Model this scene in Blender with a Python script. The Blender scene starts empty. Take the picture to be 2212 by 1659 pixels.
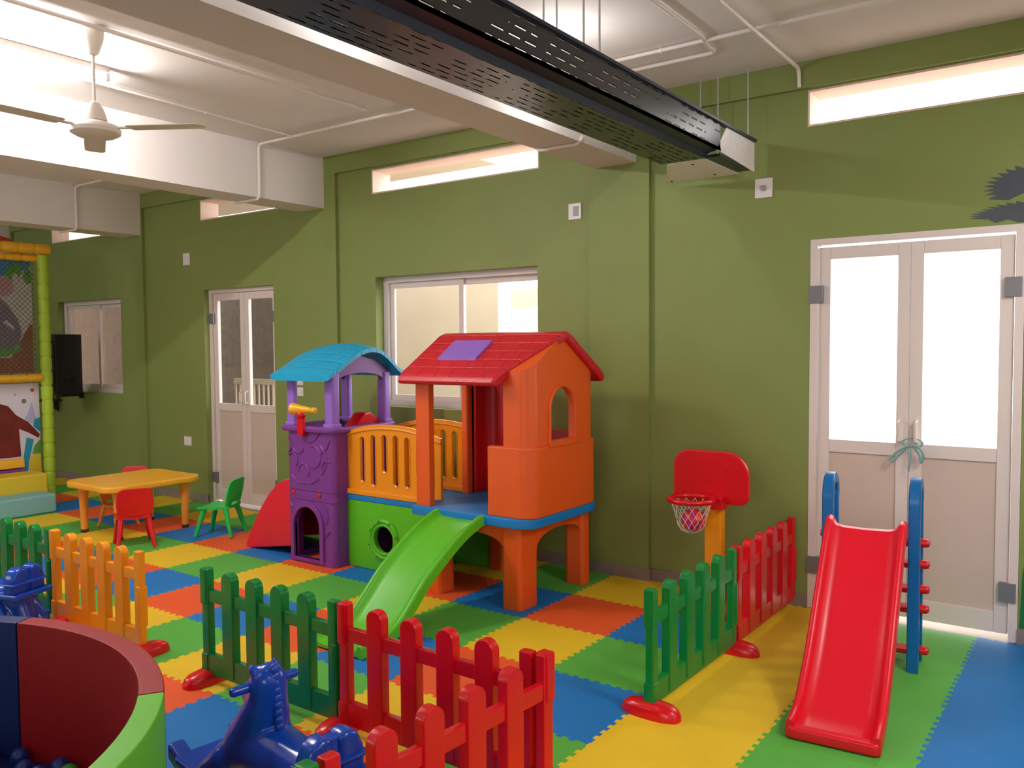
import bpy, bmesh, math, random
from mathutils import Vector, Matrix
random.seed(7)
SC = bpy.context.scene
COL = SC.collection
PI = math.pi

# ------------------------------------------------------------------ materials
def lin(c):
    c = c / 255.0
    return c / 12.92 if c <= 0.04045 else ((c + 0.055) / 1.055) ** 2.4
def rgb(r, g, b): return (lin(r), lin(g), lin(b), 1.0)
MATS = {}
def mat(name, col, rough=0.4, spec=0.5, noise=0.0, nscale=8.0, bump=0.0, bscale=60.0, metal=0.0, emit=0.0, coat=0.0):
    m = bpy.data.materials.new(name); m.use_nodes = True
    nt = m.node_tree; b = nt.nodes['Principled BSDF']
    b.inputs['Base Color'].default_value = col
    b.inputs['Roughness'].default_value = rough
    b.inputs['Specular IOR Level'].default_value = spec
    b.inputs['Metallic'].default_value = metal
    if coat: b.inputs['Coat Weight'].default_value = coat; b.inputs['Coat Roughness'].default_value = 0.1
    if emit:
        b.inputs['Emission Color'].default_value = col
        b.inputs['Emission Strength'].default_value = emit
    if noise or bump:
        tc = nt.nodes.new('ShaderNodeTexCoord')
    if noise:
        n = nt.nodes.new('ShaderNodeTexNoise'); n.inputs['Scale'].default_value = nscale; n.inputs['Detail'].default_value = 4
        nt.links.new(tc.outputs['Object'], n.inputs['Vector'])
        r = nt.nodes.new('ShaderNodeMapRange')
        r.inputs['From Min'].default_value = 0.3; r.inputs['From Max'].default_value = 0.7
        r.inputs['To Min'].default_value = 1 - noise; r.inputs['To Max'].default_value = 1 + noise
        nt.links.new(n.outputs['Fac'], r.inputs['Value'])
        h = nt.nodes.new('ShaderNodeHueSaturation'); h.inputs['Color'].default_value = col
        nt.links.new(r.outputs['Result'], h.inputs['Value'])
        nt.links.new(h.outputs['Color'], b.inputs['Base Color'])
    if bump:
        n2 = nt.nodes.new('ShaderNodeTexNoise'); n2.inputs['Scale'].default_value = bscale; n2.inputs['Detail'].default_value = 3
        nt.links.new(tc.outputs['Object'], n2.inputs['Vector'])
        bp = nt.nodes.new('ShaderNodeBump'); bp.inputs['Strength'].default_value = bump; bp.inputs['Distance'].default_value = 0.01
        nt.links.new(n2.outputs['Fac'], bp.inputs['Height'])
        nt.links.new(bp.outputs['Normal'], b.inputs['Normal'])
    MATS[name] = m
    return m
M = MATS
mat('green_paint', rgb(130, 143, 78), 0.55, 0.35, 0.05, 1.2, 0.12, 25)
mat('white_paint', rgb(231, 223, 219), 0.8, 0.2, 0.03, 1.5, 0.08, 30)
mat('cream_paint', rgb(228, 205, 190), 0.8, 0.2, 0.03, 2)
mat('skirting', rgb(138, 122, 118), 0.5, 0.4, 0.1, 12)
mat('concrete', rgb(140, 130, 120), 0.9, 0.2, 0.1, 4)
mat('upvc', rgb(222, 208, 202), 0.35, 0.5)
mat('door_panel', rgb(205, 185, 172), 0.45, 0.4, 0.02, 3)
mat('hinge_metal', rgb(128, 126, 130), 0.45, 0.5, metal=0.4)
mat('pvc_pipe', rgb(236, 226, 220), 0.4, 0.5)
mat('fan_white', rgb(238, 228, 218), 0.35, 0.5)
mat('tube_glow', (1, 0.98, 0.95, 1), 0.5, emit=330.0)
mat('tray_navy', rgb(24, 30, 56), 0.4, 0.5)
mat('tray_end', rgb(250, 244, 250), 0.3, 0.5, 0.06, 30)
mat('rod_metal', rgb(190, 190, 190), 0.4, 0.5, metal=0.5)
mat('plate_white', rgb(232, 224, 222), 0.4, 0.5)
mat('plate_grey', rgb(165, 160, 162), 0.5)
mat('foam_yellow', rgb(230, 190, 40), 0.6, 0.3, 0.03, 4, 0.15, 160)
mat('foam_orange', rgb(230, 90, 42), 0.6, 0.3, 0.03, 4, 0.15, 160)
mat('foam_green', rgb(88, 172, 66), 0.6, 0.3, 0.03, 4, 0.15, 160)
mat('foam_blue', rgb(26, 116, 188), 0.6, 0.3, 0.03, 4, 0.15, 160)
def plastic(n, r, g, b, rough=0.32): mat(n, rgb(r, g, b), rough, 0.5, 0.02, 5)
plastic('p_green', 0, 128, 52, 0.25)
plastic('p_red', 214, 8, 26, 0.25)
plastic('p_amber', 244, 152, 22, 0.3)
plastic('p_orange', 232, 92, 26, 0.4)
plastic('p_lime', 92, 190, 28, 0.38)
plastic('p_yellow', 250, 180, 20, 0.35)
plastic('p_purple', 122, 52, 142, 0.4)
plastic('p_lilac', 150, 105, 205, 0.4)
plastic('p_cyan', 10, 160, 205, 0.4)
plastic('p_deck', 0, 124, 200, 0.55)
plastic('p_crimson', 222, 22, 48, 0.42)
plastic('p_darkred', 190, 8, 20, 0.4)
plastic('p_navy', 12, 66, 178, 0.2)
plastic('p_slide', 226, 10, 40, 0.3)
plastic('p_ladder', 8, 100, 168, 0.3)
plastic('p_chairgreen', 20, 190, 80, 0.35)
plastic('p_chairred', 214, 12, 24, 0.35)
plastic('p_chairamber', 236, 150, 50, 0.4)
plastic('p_table', 240, 172, 36, 0.4)
plastic('p_brown', 70, 36, 20, 0.5)
plastic('v_blue', 14, 34, 96, 0.5)
plastic('v_red', 152, 8, 22, 0.5)
plastic('v_green', 104, 190, 46, 0.45)
plastic('ball_green', 50, 160, 60, 0.3)
plastic('ball_blue', 25, 50, 130, 0.3)
plastic('foam_post', 168, 196, 44, 0.5)
plastic('foam_amber', 244, 180, 40, 0.5)
plastic('block_yellow', 222, 190, 44, 0.5)
plastic('block_teal', 122, 178, 180, 0.5)
mat('speaker_black', rgb(14, 12, 13), 0.5, 0.4)
mat('speaker_cone', rgb(30, 28, 30), 0.6, 0.3)
mat('dark_wood', rgb(60, 42, 24), 0.5, 0.4, 0.15, 10)
mat('plant_green', rgb(30, 110, 30), 0.5)
mat('pot_red', rgb(110, 30, 24), 0.5)
mat('mural_ink', rgb(78, 84, 92), 0.6, 0.3, 0.06, 20)
mat('mural_green', rgb(30, 110, 60), 0.6, 0.3)
mat('rope_teal', rgb(120, 165, 165), 0.8)
mat('net_white', rgb(225, 215, 200), 0.7)
mat('net_dark', rgb(60, 60, 75), 0.8)
mat('print_sky', rgb(70, 130, 170), 0.6)
mat('print_pale', rgb(192, 184, 176), 0.6, 0.3, 0.06, 8)
mat('print_white', rgb(214, 204, 216), 0.6)
mat('print_leaf', rgb(90, 150, 50), 0.6)
mat('print_grey', rgb(120, 108, 112), 0.6)
mat('print_pink', rgb(180, 140, 136), 0.6)
mat('print_brown', rgb(140, 92, 62), 0.6, 0.3, 0.25, 30)
mat('print_rust', rgb(110, 36, 28), 0.6, 0.3, 0.2, 6)
mat('print_lilac', rgb(170, 170, 210), 0.6)
mat('print_teal', rgb(30, 140, 170), 0.6)
mat('print_red', rgb(190, 60, 44), 0.6)
mat('outside_wall', rgb(226, 206, 190), 0.85, 0.2, 0.04, 2)
mat('outside_yellow', rgb(246, 226, 150), 0.85, 0.2)
mat('outside_stone', rgb(112, 98, 88), 0.85, 0.2, 0.15, 9)

def two_colour_ball(name):
    m = bpy.data.materials.new(name); m.use_nodes = True
    nt = m.node_tree; b = nt.nodes['Principled BSDF']; b.inputs['Roughness'].default_value = 0.45
    tc = nt.nodes.new('ShaderNodeTexCoord'); v = nt.nodes.new('ShaderNodeTexVoronoi'); v.inputs['Scale'].default_value = 30
    nt.links.new(tc.outputs['Object'], v.inputs['Vector'])
    r = nt.nodes.new('ShaderNodeValToRGB'); r.color_ramp.interpolation = 'CONSTANT'
    e = r.color_ramp.elements; e[0].color = rgb(225, 30, 50); e[1].position = 0.45; e[1].color = rgb(190, 20, 120)
    e2 = r.color_ramp.elements.new(0.75); e2.color = rgb(90, 10, 100)
    e3 = r.color_ramp.elements.new(0.9); e3.color = rgb(240, 90, 60)
    s = nt.nodes.new('ShaderNodeSeparateColor'); nt.links.new(v.outputs['Color'], s.inputs[0])
    nt.links.new(s.outputs[0], r.inputs['Fac']); nt.links.new(r.outputs['Color'], b.inputs['Base Color'])
    MATS[name] = m
two_colour_ball('patch_ball')

def glass(name, tint, gl=0.1):
    m = bpy.data.materials.new(name); m.use_nodes = True
    nt = m.node_tree; nt.nodes.clear()
    o = nt.nodes.new('ShaderNodeOutputMaterial'); mx = nt.nodes.new('ShaderNodeMixShader')
    t = nt.nodes.new('ShaderNodeBsdfTransparent'); t.inputs[0].default_value = tint
    g = nt.nodes.new('ShaderNodeBsdfGlossy'); g.inputs['Roughness'].default_value = 0.05
    f = nt.nodes.new('ShaderNodeFresnel'); f.inputs['IOR'].default_value = 1.45
    ge = nt.nodes.new('ShaderNodeNewGeometry'); sb = nt.nodes.new('ShaderNodeMath'); sb.operation = 'SUBTRACT'; sb.inputs[0].default_value = 1.0
    ml = nt.nodes.new('ShaderNodeMath'); ml.operation = 'MULTIPLY'
    nt.links.new(ge.outputs['Backfacing'], sb.inputs[1]); nt.links.new(f.outputs[0], ml.inputs[0]); nt.links.new(sb.outputs[0], ml.inputs[1])
    nt.links.new(ml.outputs[0], mx.inputs[0])   # reflect on the outer face only
    nt.links.new(t.outputs[0], mx.inputs[1]); nt.links.new(g.outputs[0], mx.inputs[2]); nt.links.new(mx.outputs[0], o.inputs[0])
    MATS[name] = m
glass('clear_glass', (0.94, 0.95, 0.95, 1))
glass('tinted_glass', (0.62, 0.58, 0.55, 1))

def tray_black():
    # black sheet steel with rows of real slots punched through (alpha)
    m = bpy.data.materials.new('tray_black'); m.use_nodes = True
    nt = m.node_tree; b = nt.nodes['Principled BSDF']
    b.inputs['Base Color'].default_value = rgb(34, 33, 36); b.inputs['Roughness'].default_value = 0.3
    b.inputs['Specular IOR Level'].default_value = 0.6
    tc = nt.nodes.new('ShaderNodeTexCoord'); sp = nt.nodes.new('ShaderNodeSeparateXYZ')
    nt.links.new(tc.outputs['Object'], sp.inputs[0])
    ad = nt.nodes.new('ShaderNodeMath'); ad.operation = 'SUBTRACT'   # across the sheet: x on the bottom, z on the side
    nt.links.new(sp.outputs['X'], ad.inputs[0]); nt.links.new(sp.outputs['Z'], ad.inputs[1])
    cb = nt.nodes.new('ShaderNodeCombineXYZ')
    nt.links.new(sp.outputs['Y'], cb.inputs[0]); nt.links.new(ad.outputs[0], cb.inputs[1])
    br = nt.nodes.new('ShaderNodeTexBrick')
    br.inputs['Scale'].default_value = 1.0; br.inputs['Brick Width'].default_value = 0.11; br.inputs['Row Height'].default_value = 0.042
    br.inputs['Mortar Size'].default_value = 0.0163; br.inputs['Mortar Smooth'].default_value = 0.0
    br.offset = 0.37
    nt.links.new(cb.outputs[0], br.inputs['Vector'])
    nz = nt.nodes.new('ShaderNodeTexNoise'); nz.inputs['Scale'].default_value = 5.0; nz.inputs['Detail'].default_value = 1
    nt.links.new(cb.outputs[0], nz.inputs['Vector'])
    gt = nt.nodes.new('ShaderNodeMath'); gt.operation = 'GREATER_THAN'; gt.inputs[1].default_value = 0.46
    nt.links.new(nz.outputs['Fac'], gt.inputs[0])
    inv = nt.nodes.new('ShaderNodeMath'); inv.operation = 'SUBTRACT'; inv.inputs[0].default_value = 1.0
    nt.links.new(br.outputs['Fac'], inv.inputs[1])
    mu = nt.nodes.new('ShaderNodeMath'); mu.operation = 'MULTIPLY'
    nt.links.new(inv.outputs[0], mu.inputs[0]); nt.links.new(gt.outputs[0], mu.inputs[1])
    al = nt.nodes.new('ShaderNodeMath'); al.operation = 'SUBTRACT'; al.inputs[0].default_value = 1.0
    nt.links.new(mu.outputs[0], al.inputs[1]); nt.links.new(al.outputs[0], b.inputs['Alpha'])
    MATS['tray_black'] = m
tray_black()

def shingle(name, col):
    m = mat(name, col, 0.42, 0.5)
    nt = m.node_tree; b = nt.nodes['Principled BSDF']
    tc = nt.nodes.new('ShaderNodeTexCoord'); br = nt.nodes.new('ShaderNodeTexBrick')
    mp = nt.nodes.new('ShaderNodeMapping')
    nt.links.new(tc.outputs['Object'], mp.inputs['Vector']); nt.links.new(mp.outputs[0], br.inputs['Vector'])
    br.inputs['Scale'].default_value = 1; br.inputs['Brick Width'].default_value = 0.14; br.inputs['Row Height'].default_value = 0.085
    br.inputs['Mortar Size'].default_value = 0.008; br.inputs['Mortar Smooth'].default_value = 0.6
    bp = nt.nodes.new('ShaderNodeBump'); bp.inputs['Strength'].default_value = 0.6; bp.inputs['Distance'].default_value = 0.01; bp.invert = True
    nt.links.new(br.outputs['Fac'], bp.inputs['Height']); nt.links.new(bp.outputs['Normal'], b.inputs['Normal'])
shingle('roof_red', rgb(205, 18, 40)); shingle('roof_cyan', rgb(14, 160, 205))

# ------------------------------------------------------------------ mesh helpers
class MB:
    def __init__(s): s.bm = bmesh.new()
    def box(s, x0, x1, y0, y1, z0, z1, bev=0.0, seg=2):
        b = bmesh.new(); bmesh.ops.create_cube(b, size=1)
        for v in b.verts: v.co = Vector(((x0+x1)/2 + v.co.x*(x1-x0), (y0+y1)/2 + v.co.y*(y1-y0), (z0+z1)/2 + v.co.z*(z1-z0)))
        if bev: bmesh.ops.bevel(b, geom=list(b.edges), offset=bev, segments=seg, profile=0.5, affect='EDGES')
        return s.add(b)
    def add(s, b, mtx=None):
        if mtx: bmesh.ops.transform(b, matrix=mtx, verts=b.verts)
        me = bpy.data.meshes.new('tmp'); b.to_mesh(me); b.free()
        s.bm.from_mesh(me); bpy.data.meshes.remove(me); return s
    def prism(s, pts, axis, a, b, bev=0.0, seg=2):
        # polygon pts (u,v) extruded along axis from a to b;  axis x: (y,z)  y: (x,z)  z: (x,y)
        q = bmesh.new()
        def P(u, v, w): return {'x': (w, u, v), 'y': (u, w, v), 'z': (u, v, w)}[axis]
        A = [q.verts.new(P(u, v, a)) for u, v in pts]; B = [q.verts.new(P(u, v, b)) for u, v in pts]
        q.faces.new(A); q.faces.new(B[::-1]); n = len(pts)
        for i in range(n): q.faces.new((A[i], B[i], B[(i+1) % n], A[(i+1) % n]))
        bmesh.ops.recalc_face_normals(q, faces=q.faces)
        if bev:
            fl = [e for e in q.edges if len(e.link_faces) == 2 and e.calc_face_angle(0) > 0.6]
            bmesh.ops.bevel(q, geom=fl, offset=bev, segments=seg, profile=0.5, affect='EDGES')
        return s.add(q)
    def loft(s, rings, closed=True, cap=True):
        q = bmesh.new(); R = [[q.verts.new(p) for p in r] for r in rings]; n = len(R[0])
        for a, b in zip(R, R[1:]):
            for i in range(n if closed else n-1): q.faces.new((a[i], a[(i+1) % n], b[(i+1) % n], b[i]))
        if cap and closed: q.faces.new(R[0][::-1]); q.faces.new(R[-1])
        bmesh.ops.recalc_face_normals(q, faces=q.faces)
        return s.add(q)
    def tube(s, pts, r, n=12, cap=True):
        pts = [Vector(p) for p in pts]; rs = r if isinstance(r, (list, tuple)) else [r]*len(pts)
        rings = []; u = None
        for i, p in enumerate(pts):
            t = (pts[min(i+1, len(pts)-1)] - pts[max(i-1, 0)]).normalized()
            if u is None: u = t.orthogonal().normalized()
            else: u = (u - t*u.dot(t)).normalized()
            w = t.cross(u)
            rings.append([p + (u*math.cos(2*PI*k/n) + w*math.sin(2*PI*k/n))*rs[i] for k in range(n)])
        return s.loft(rings, True, cap)
    def lathe(s, prof, c=(0, 0, 0), n=32, mtx=None):
        # prof (radius, z)
        q = bmesh.new(); R = []
        for r, z in prof: R.append([q.verts.new((max(r, 1e-4)*math.cos(2*PI*k/n), max(r, 1e-4)*math.sin(2*PI*k/n), z)) for k in range(n)])
        for a, b in zip(R, R[1:]):
            for i in range(n): q.faces.new((a[i], a[(i+1) % n], b[(i+1) % n], b[i]))
        q.faces.new(R[0][::-1]); q.faces.new(R[-1])
        bmesh.ops.recalc_face_normals(q, faces=q.faces)
        mt = Matrix.Translation(c) @ (mtx or Matrix())
        return s.add(q, mt)
    def ball(s, c, r, sub=3, scale=(1, 1, 1), mtx=None):
        q = bmesh.new(); bmesh.ops.create_icosphere(q, subdivisions=sub, radius=1)
        for v in q.verts: v.co = Vector((v.co.x*r*scale[0], v.co.y*r*scale[1], v.co.z*r*scale[2]))
        return s.add(q, Matrix.Translation(c) @ (mtx or Matrix()))
    def torus(s, c, R, r, n=40, m=12, mtx=None):
        q = bmesh.new(); V = [[q.verts.new(((R+r*math.cos(2*PI*j/m))*math.cos(2*PI*i/n), (R+r*math.cos(2*PI*j/m))*math.sin(2*PI*i/n), r*math.sin(2*PI*j/m))) for j in range(m)] for i in range(n)]
        for i in range(n):
            for j in range(m): q.faces.new((V[i][j], V[(i+1) % n][j], V[(i+1) % n][(j+1) % m], V[i][(j+1) % m]))
        return s.add(q, Matrix.Translation(c) @ (mtx or Matrix()))
    def mesh(s, name, m, smooth=True, angle=40):
        me = bpy.data.meshes.new(name); s.bm.to_mesh(me); s.bm.free()
        if m: me.materials.append(M[m] if isinstance(m, str) else m)
        if smooth:
            for p in me.polygons: p.use_smooth = True
            me.set_sharp_from_angle(angle=math.radians(angle))
        return me
def tag(o, label=None, cat=None, group=None, kind=None):
    if label: o['label'] = label
    if cat: o['category'] = cat
    if group: o['group'] = group
    if kind: o['kind'] = kind
    return o
def obj(name, mb, m, parent=None, label=None, loc=None, smooth=True, angle=40, wn=True):
    me = mb.mesh(name, m, smooth, angle) if isinstance(mb, MB) else mb
    o = bpy.data.objects.new(name, me); COL.objects.link(o)
    if parent: o.parent = parent
    if loc: o.location = loc
    if label: o['label'] = label
    if wn and smooth:
        w = o.modifiers.new('weighted', 'WEIGHTED_NORMAL'); w.keep_sharp = True
    return o
def thing(name, label, cat, loc=(0, 0, 0), rz=0.0, group=None):
    o = bpy.data.objects.new(name, None); COL.objects.link(o); o.empty_display_size = 0.1
    o.location = loc; o.rotation_euler = (0, 0, rz)
    return tag(o, label, cat, group)
def dup(root, loc, rz, label=None):
    r = root.copy(); COL.objects.link(r); r.location = loc; r.rotation_euler = (0, 0, rz)
    if label: r['label'] = label
    for ch in list(root.children):
        c = ch.copy(); COL.objects.link(c); c.parent = r
        for g in list(ch.children):
            d = g.copy(); COL.objects.link(d); d.parent = c
    return r
def struct(name, mb, m, parent=None, smooth=False, kind=True):
    o = obj(name, mb, m, parent, smooth=smooth)
    if parent is None: o['kind'] = 'structure'
    return o
def boolean(me, cutters, op='DIFFERENCE'):
    # boolean on mesh data, returns a new mesh (helper objects removed again)
    a = bpy.data.objects.new('a', me); COL.objects.link(a); tmp = []
    for c in cutters:
        cm = c.mesh('cut', None, False); b = bpy.data.objects.new('b', cm); COL.objects.link(b); tmp.append(b)
        md = a.modifiers.new('bool', 'BOOLEAN'); md.object = b; md.operation = op; md.solver = 'EXACT'
    dg = bpy.context.evaluated_depsgraph_get(); dg.update()
    out = bpy.data.meshes.new_from_object(a.evaluated_get(dg))
    for b in tmp: bpy.data.objects.remove(b)
    bpy.data.objects.remove(a)
    for p in out.polygons: p.use_smooth = True
    out.set_sharp_from_angle(angle=math.radians(40))
    return out
def loose_parts(me):
    # split a mesh into its connected pieces
    b = bmesh.new(); b.from_mesh(me); b.verts.ensure_lookup_table(); seen = {}; out = []
    for v in b.verts:
        if v.index in seen: continue
        st, cur = [v], set([v.index]); seen[v.index] = 1
        while st:
            x = st.pop()
            for e in x.link_edges:
                y = e.other_vert(x)
                if y.index not in seen: seen[y.index] = 1; cur.add(y.index); st.append(y)
        out.append(cur)
    b.free(); res = []
    for cur in out:
        c = bmesh.new(); c.from_mesh(me); c.verts.ensure_lookup_table()
        bmesh.ops.delete(c, geom=[v for v in c.verts if v.index not in cur], context='VERTS')
        m = bpy.data.meshes.new(me.name); c.to_mesh(m); c.free()
        for t in me.materials: m.materials.append(t)
        for p in m.polygons: p.use_smooth = True
        m.set_sharp_from_angle(angle=math.radians(40)); res.append(m)
    return res
def remesh_union(mb, voxel, m, name, smooth_it=4):
    me = mb.mesh(name, m, True)
    a = bpy.data.objects.new('a', me); COL.objects.link(a)
    r = a.modifiers.new('r', 'REMESH'); r.mode = 'VOXEL'; r.voxel_size = voxel; r.use_smooth_shade = True
    s = a.modifiers.new('s', 'SMOOTH'); s.iterations = smooth_it; s.factor = 0.5
    dg = bpy.context.evaluated_depsgraph_get(); dg.update()
    out = bpy.data.meshes.new_from_object(a.evaluated_get(dg)); bpy.data.objects.remove(a)
    for p in out.polygons: p.use_smooth = True
    if not out.materials: out.materials.append(M[m])
    return out
def arc(cx, cy, r, a0, a1, n=12):
    return [(cx + r*math.cos(math.radians(a0+(a1-a0)*i/n)), cy + r*math.sin(math.radians(a0+(a1-a0)*i/n))) for i in range(n+1)]
def rrect(x0, x1, y0, y1, r, n=6):
    rs = r if isinstance(r, (list, tuple)) else [r]*4   # order: x1y1, x0y1, x0y0, x1y0
    p = []
    for (cx, cy, sx, sy, a), q in zip(((x1, y1, -1, -1, 0), (x0, y1, 1, -1, 90), (x0, y0, 1, 1, 180), (x1, y0, -1, 1, 270)), rs):
        if q <= 0: p.append((cx, cy))
        else: p += arc(cx+sx*q, cy+sy*q, q, a, a+90, n)
    return p

# ------------------------------------------------------------------ camera
F, CAMH = 1811.29, 1.7
yaw, pitch, roll = [math.radians(a) for a in (35.743, 2.703, -0.4067)]
fwd = Vector((-math.sin(yaw)*math.cos(pitch), math.cos(yaw)*math.cos(pitch), -math.sin(pitch)))
rt = Vector((math.cos(yaw), math.sin(yaw), 0)); up = rt.cross(fwd)
r2 = rt*math.cos(roll) + up*math.sin(roll); u2 = -rt*math.sin(roll) + up*math.cos(roll)
cam = bpy.data.cameras.new('camera'); cam.sensor_width = 36; cam.lens = F/2212*36; cam.clip_start = 0.05
co = bpy.data.objects.new('camera', cam); COL.objects.link(co)
co.matrix_world = Matrix(((r2.x, u2.x, -fwd.x, 0), (r2.y, u2.y, -fwd.y, 0), (r2.z, u2.z, -fwd.z, CAMH), (0, 0, 0, 1)))
SC.camera = co
def proj(p):
    d = Vector(p) - Vector((0, 0, CAMH)); z = d.dot(fwd)
    if z < 0.1: return (-9999, -9999)
    return (1106 + F*d.dot(r2)/z, 829.5 - F*d.dot(u2)/z)

# ------------------------------------------------------------------ room
W = 5.42; CEIL = 3.45
X0, X1, YB = -13.0, 2.6, -4.5
def wall_y(name, y, thick, xs, zs, holes, m, lining=None):
    # wall in a constant-y plane, front at y, back at y+thick, with rectangular holes (x0,x1,z0,z1)
    gx = sorted(set([xs[0], xs[1]] + [h[0] for h in holes] + [h[1] for h in holes]))
    gz = sorted(set([zs[0], zs[1]] + [h[2] for h in holes] + [h[3] for h in holes]))
    q = bmesh.new()
    def solid(i, j):
        if i < 0 or j < 0 or i >= len(gx)-1 or j >= len(gz)-1: return None
        cx, cz = (gx[i]+gx[i+1])/2, (gz[j]+gz[j+1])/2
        return not any(h[0] < cx < h[1] and h[2] < cz < h[3] for h in holes)
    def quad(*p): q.faces.new([q.verts.new(v) for v in p])
    for i in range(len(gx)-1):
        for j in range(len(gz)-1):
            if not solid(i, j): continue
            a, b, c, d = gx[i], gx[i+1], gz[j], gz[j+1]
            quad((a, y, c), (b, y, c), (b, y, d), (a, y, d)); quad((a, y+thick, c), (a, y+thick, d), (b, y+thick, d), (b, y+thick, c))
            if solid(i+1, j) is not True: quad((b, y, c), (b, y+thick, c), (b, y+thick, d), (b, y, d))
            if solid(i-1, j) is not True: quad((a, y, c), (a, y, d), (a, y+thick, d), (a, y+thick, c))
            if solid(i, j+1) is not True: quad((a, y, d), (b, y, d), (b, y+thick, d), (a, y+thick, d))
            if solid(i, j-1) is not True: quad((a, y, c), (a, y+thick, c), (b, y+thick, c), (b, y, c))
    bmesh.ops.remove_doubles(q, verts=q.verts, dist=1e-5); bmesh.ops.recalc_face_normals(q, faces=q.faces)
    mb = MB(); mb.bm.free(); mb.bm = q
    return mb
HOLES = [(-1.577, -0.413, 0, 2.346), (-5.40, -3.65, 1.155, 2.31), (-7.98, -6.82, 0, 2.31), (-11.15, -9.57, 1.14, 2.285),
         (-1.60, 0.35, 3.05, 3.275), (-5.43, -3.63, 3.05, 3.265), (-8.01, -6.72, 3.05, 3.265), (-11.25, -9.85, 3.05, 3.265)]
wb = wall_y('wall_back', W, 0.2, (X0, X1), (0, CEIL), HOLES, None)
# columns below the beams and the ring beam stand 3.5 cm proud of the infill
COLX = [(-3.17, -2.68), (-6.36, -5.87), (-9.58, -9.09), (0.1, 0.6), (-12.8, -12.3)]
for a, b in COLX: wb.box(a, b, W-0.035, W+0.02, 0, CEIL)
segs = sorted(COLX); px = X0
for a, b in segs + [(X1, X1)]:
    if a - px > 0.02: wb.box(px, a, W-0.035, W+0.02, 3.285, CEIL)
    px = b
struct('wall_back', wb, 'green_paint')
struct('wall_left', MB().box(X0-0.2, X0, YB, W+0.2, 0, CEIL), 'green_paint')
struct('wall_right', MB().box(X1, X1+0.2, YB, W+0.2, 0, CEIL), 'white_paint')
wf = wall_y('wall_front', YB-0.2, 0.2, (X0-0.2, X1+0.2), (0, CEIL), [(-11, -8, 1.2, 2.3), (-1.5, 1.5, 1.2, 2.3)], None)
struct('wall_front', wf, 'white_paint')
struct('ceiling', MB().box(X0-0.2, X1+0.2, YB-0.2, W+0.2, CEIL, CEIL+0.15), 'white_paint')
struct('floor', MB().box(X0-0.2, X1+0.2, YB-0.2, W+0.4, -0.2, -0.012), 'concrete')
for k, (a, b) in enumerate([(-3.12, -2.78), (-6.36, -6.02), (-9.45, -9.11), (-12.7, -12.36), (0.15, 0.5)]):
    o = struct('trim_%d' % (k+1), MB().box(a, b, YB, W+0.02, 2.98, CEIL+0.02), 'white_paint')
# pale lining of the four high openings
for k, (a, b, c, d) in enumerate(HOLES[4:]):
    mb = MB(); t = 0.012; y0, y1 = W+0.0, W+0.22
    mb.box(a, a+t, y0, y1, c, d); mb.box(b-t, b, y0, y1, c, d); mb.box(a+t, b-t, y0, y1, c, c+t); mb.box(a+t, b-t, y0, y1, d-t, d)
    struct('trim_%d' % (k+11), mb, 'cream_paint')
mb = MB(); zt = 0.085
for a, b in [(X0, -7.98), (-6.82, -1.575), (-0.415, X1)]:
    mb.box(a, b, W-0.012, W+0.01, -0.012, zt)
for a, b in COLX: mb.box(a-0.012, b+0.012, W-0.047, W, -0.012, zt)
struct('baseboard_back', mb, 'skirting')

def double_door(name, x0, x1, yf, ztop, gaps=0.012, hand=True, hinge_z=(0.28, 2.0)):
    d = bpy.data.objects.new(name, None); COL.objects.link(d); d.location = ((x0+x1)/2, yf, 0); d['kind'] = 'structure'
    cx = (x0+x1)/2; h = (x1-x0)/2
    fr = MB()
    fr.box(-h, -h+0.045, -0.02, 0.06, 0, ztop); fr.box(h-0.045, h, -0.02, 0.06, 0, ztop); fr.box(-h+0.045, h-0.045, -0.02, 0.06, ztop-0.04, ztop)
    obj('door_frame', fr, 'upvc', d, smooth=False)
    lo, hi = 0.035, ztop-0.04-gaps
    for s in (-1, 1):
        xa, xb = sorted((s*0.0015, s*(h-0.05)))
        m = MB()
        m.box(xa, xa+0.07, 0, 0.04, lo, hi, 0.004); m.box(xb-0.07, xb, 0, 0.04, lo, hi, 0.004)
        m.box(xa+0.07, xb-0.07, 0, 0.04, hi-0.075, hi, 0.004); m.box(xa+0.07, xb-0.07, 0, 0.04, lo, lo+0.12, 0.004)
        m.box(xa+0.07, xb-0.07, 0, 0.04, 1.01, 1.09, 0.004)
        leaf = obj('door_leaf', m, 'upvc', d)
        obj('lower_panel', MB().box(xa+0.068, xb-0.068, 0.012, 0.03, lo+0.118, 1.012), 'door_panel', leaf, smooth=False)
        obj('glass_pane', MB().box(xa+0.068, xb-0.068, 0.018, 0.024, 1.088, hi-0.073), 'clear_glass', leaf, smooth=False)
        hm = MB()
        hx = s*(h-0.045)
        for z in hinge_z: hm.box(hx-0.05, hx+0.035, -0.03, 0.005, z-0.055, z+0.055, 0.003)
        obj('hinge', hm, 'hinge_metal', leaf)
        pm = MB()
        px = s*0.045
        pm.tube([(px, 0.0, 1.10), (px, -0.045, 1.11), (px, -0.045, 1.22), (px, 0.0, 1.23)], 0.01, 10)
        pm.box(px-0.018, px+0.018, -0.006, 0.002, 1.08, 1.25, 0.002)
        obj('door_handle', pm, 'upvc', leaf)
    return d
double_door('door_1', -1.575, -0.415, 5.44, 2.345)
double_door('door_2', -7.98, -6.82, 5.50, 2.31, gaps=0.004)
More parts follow.
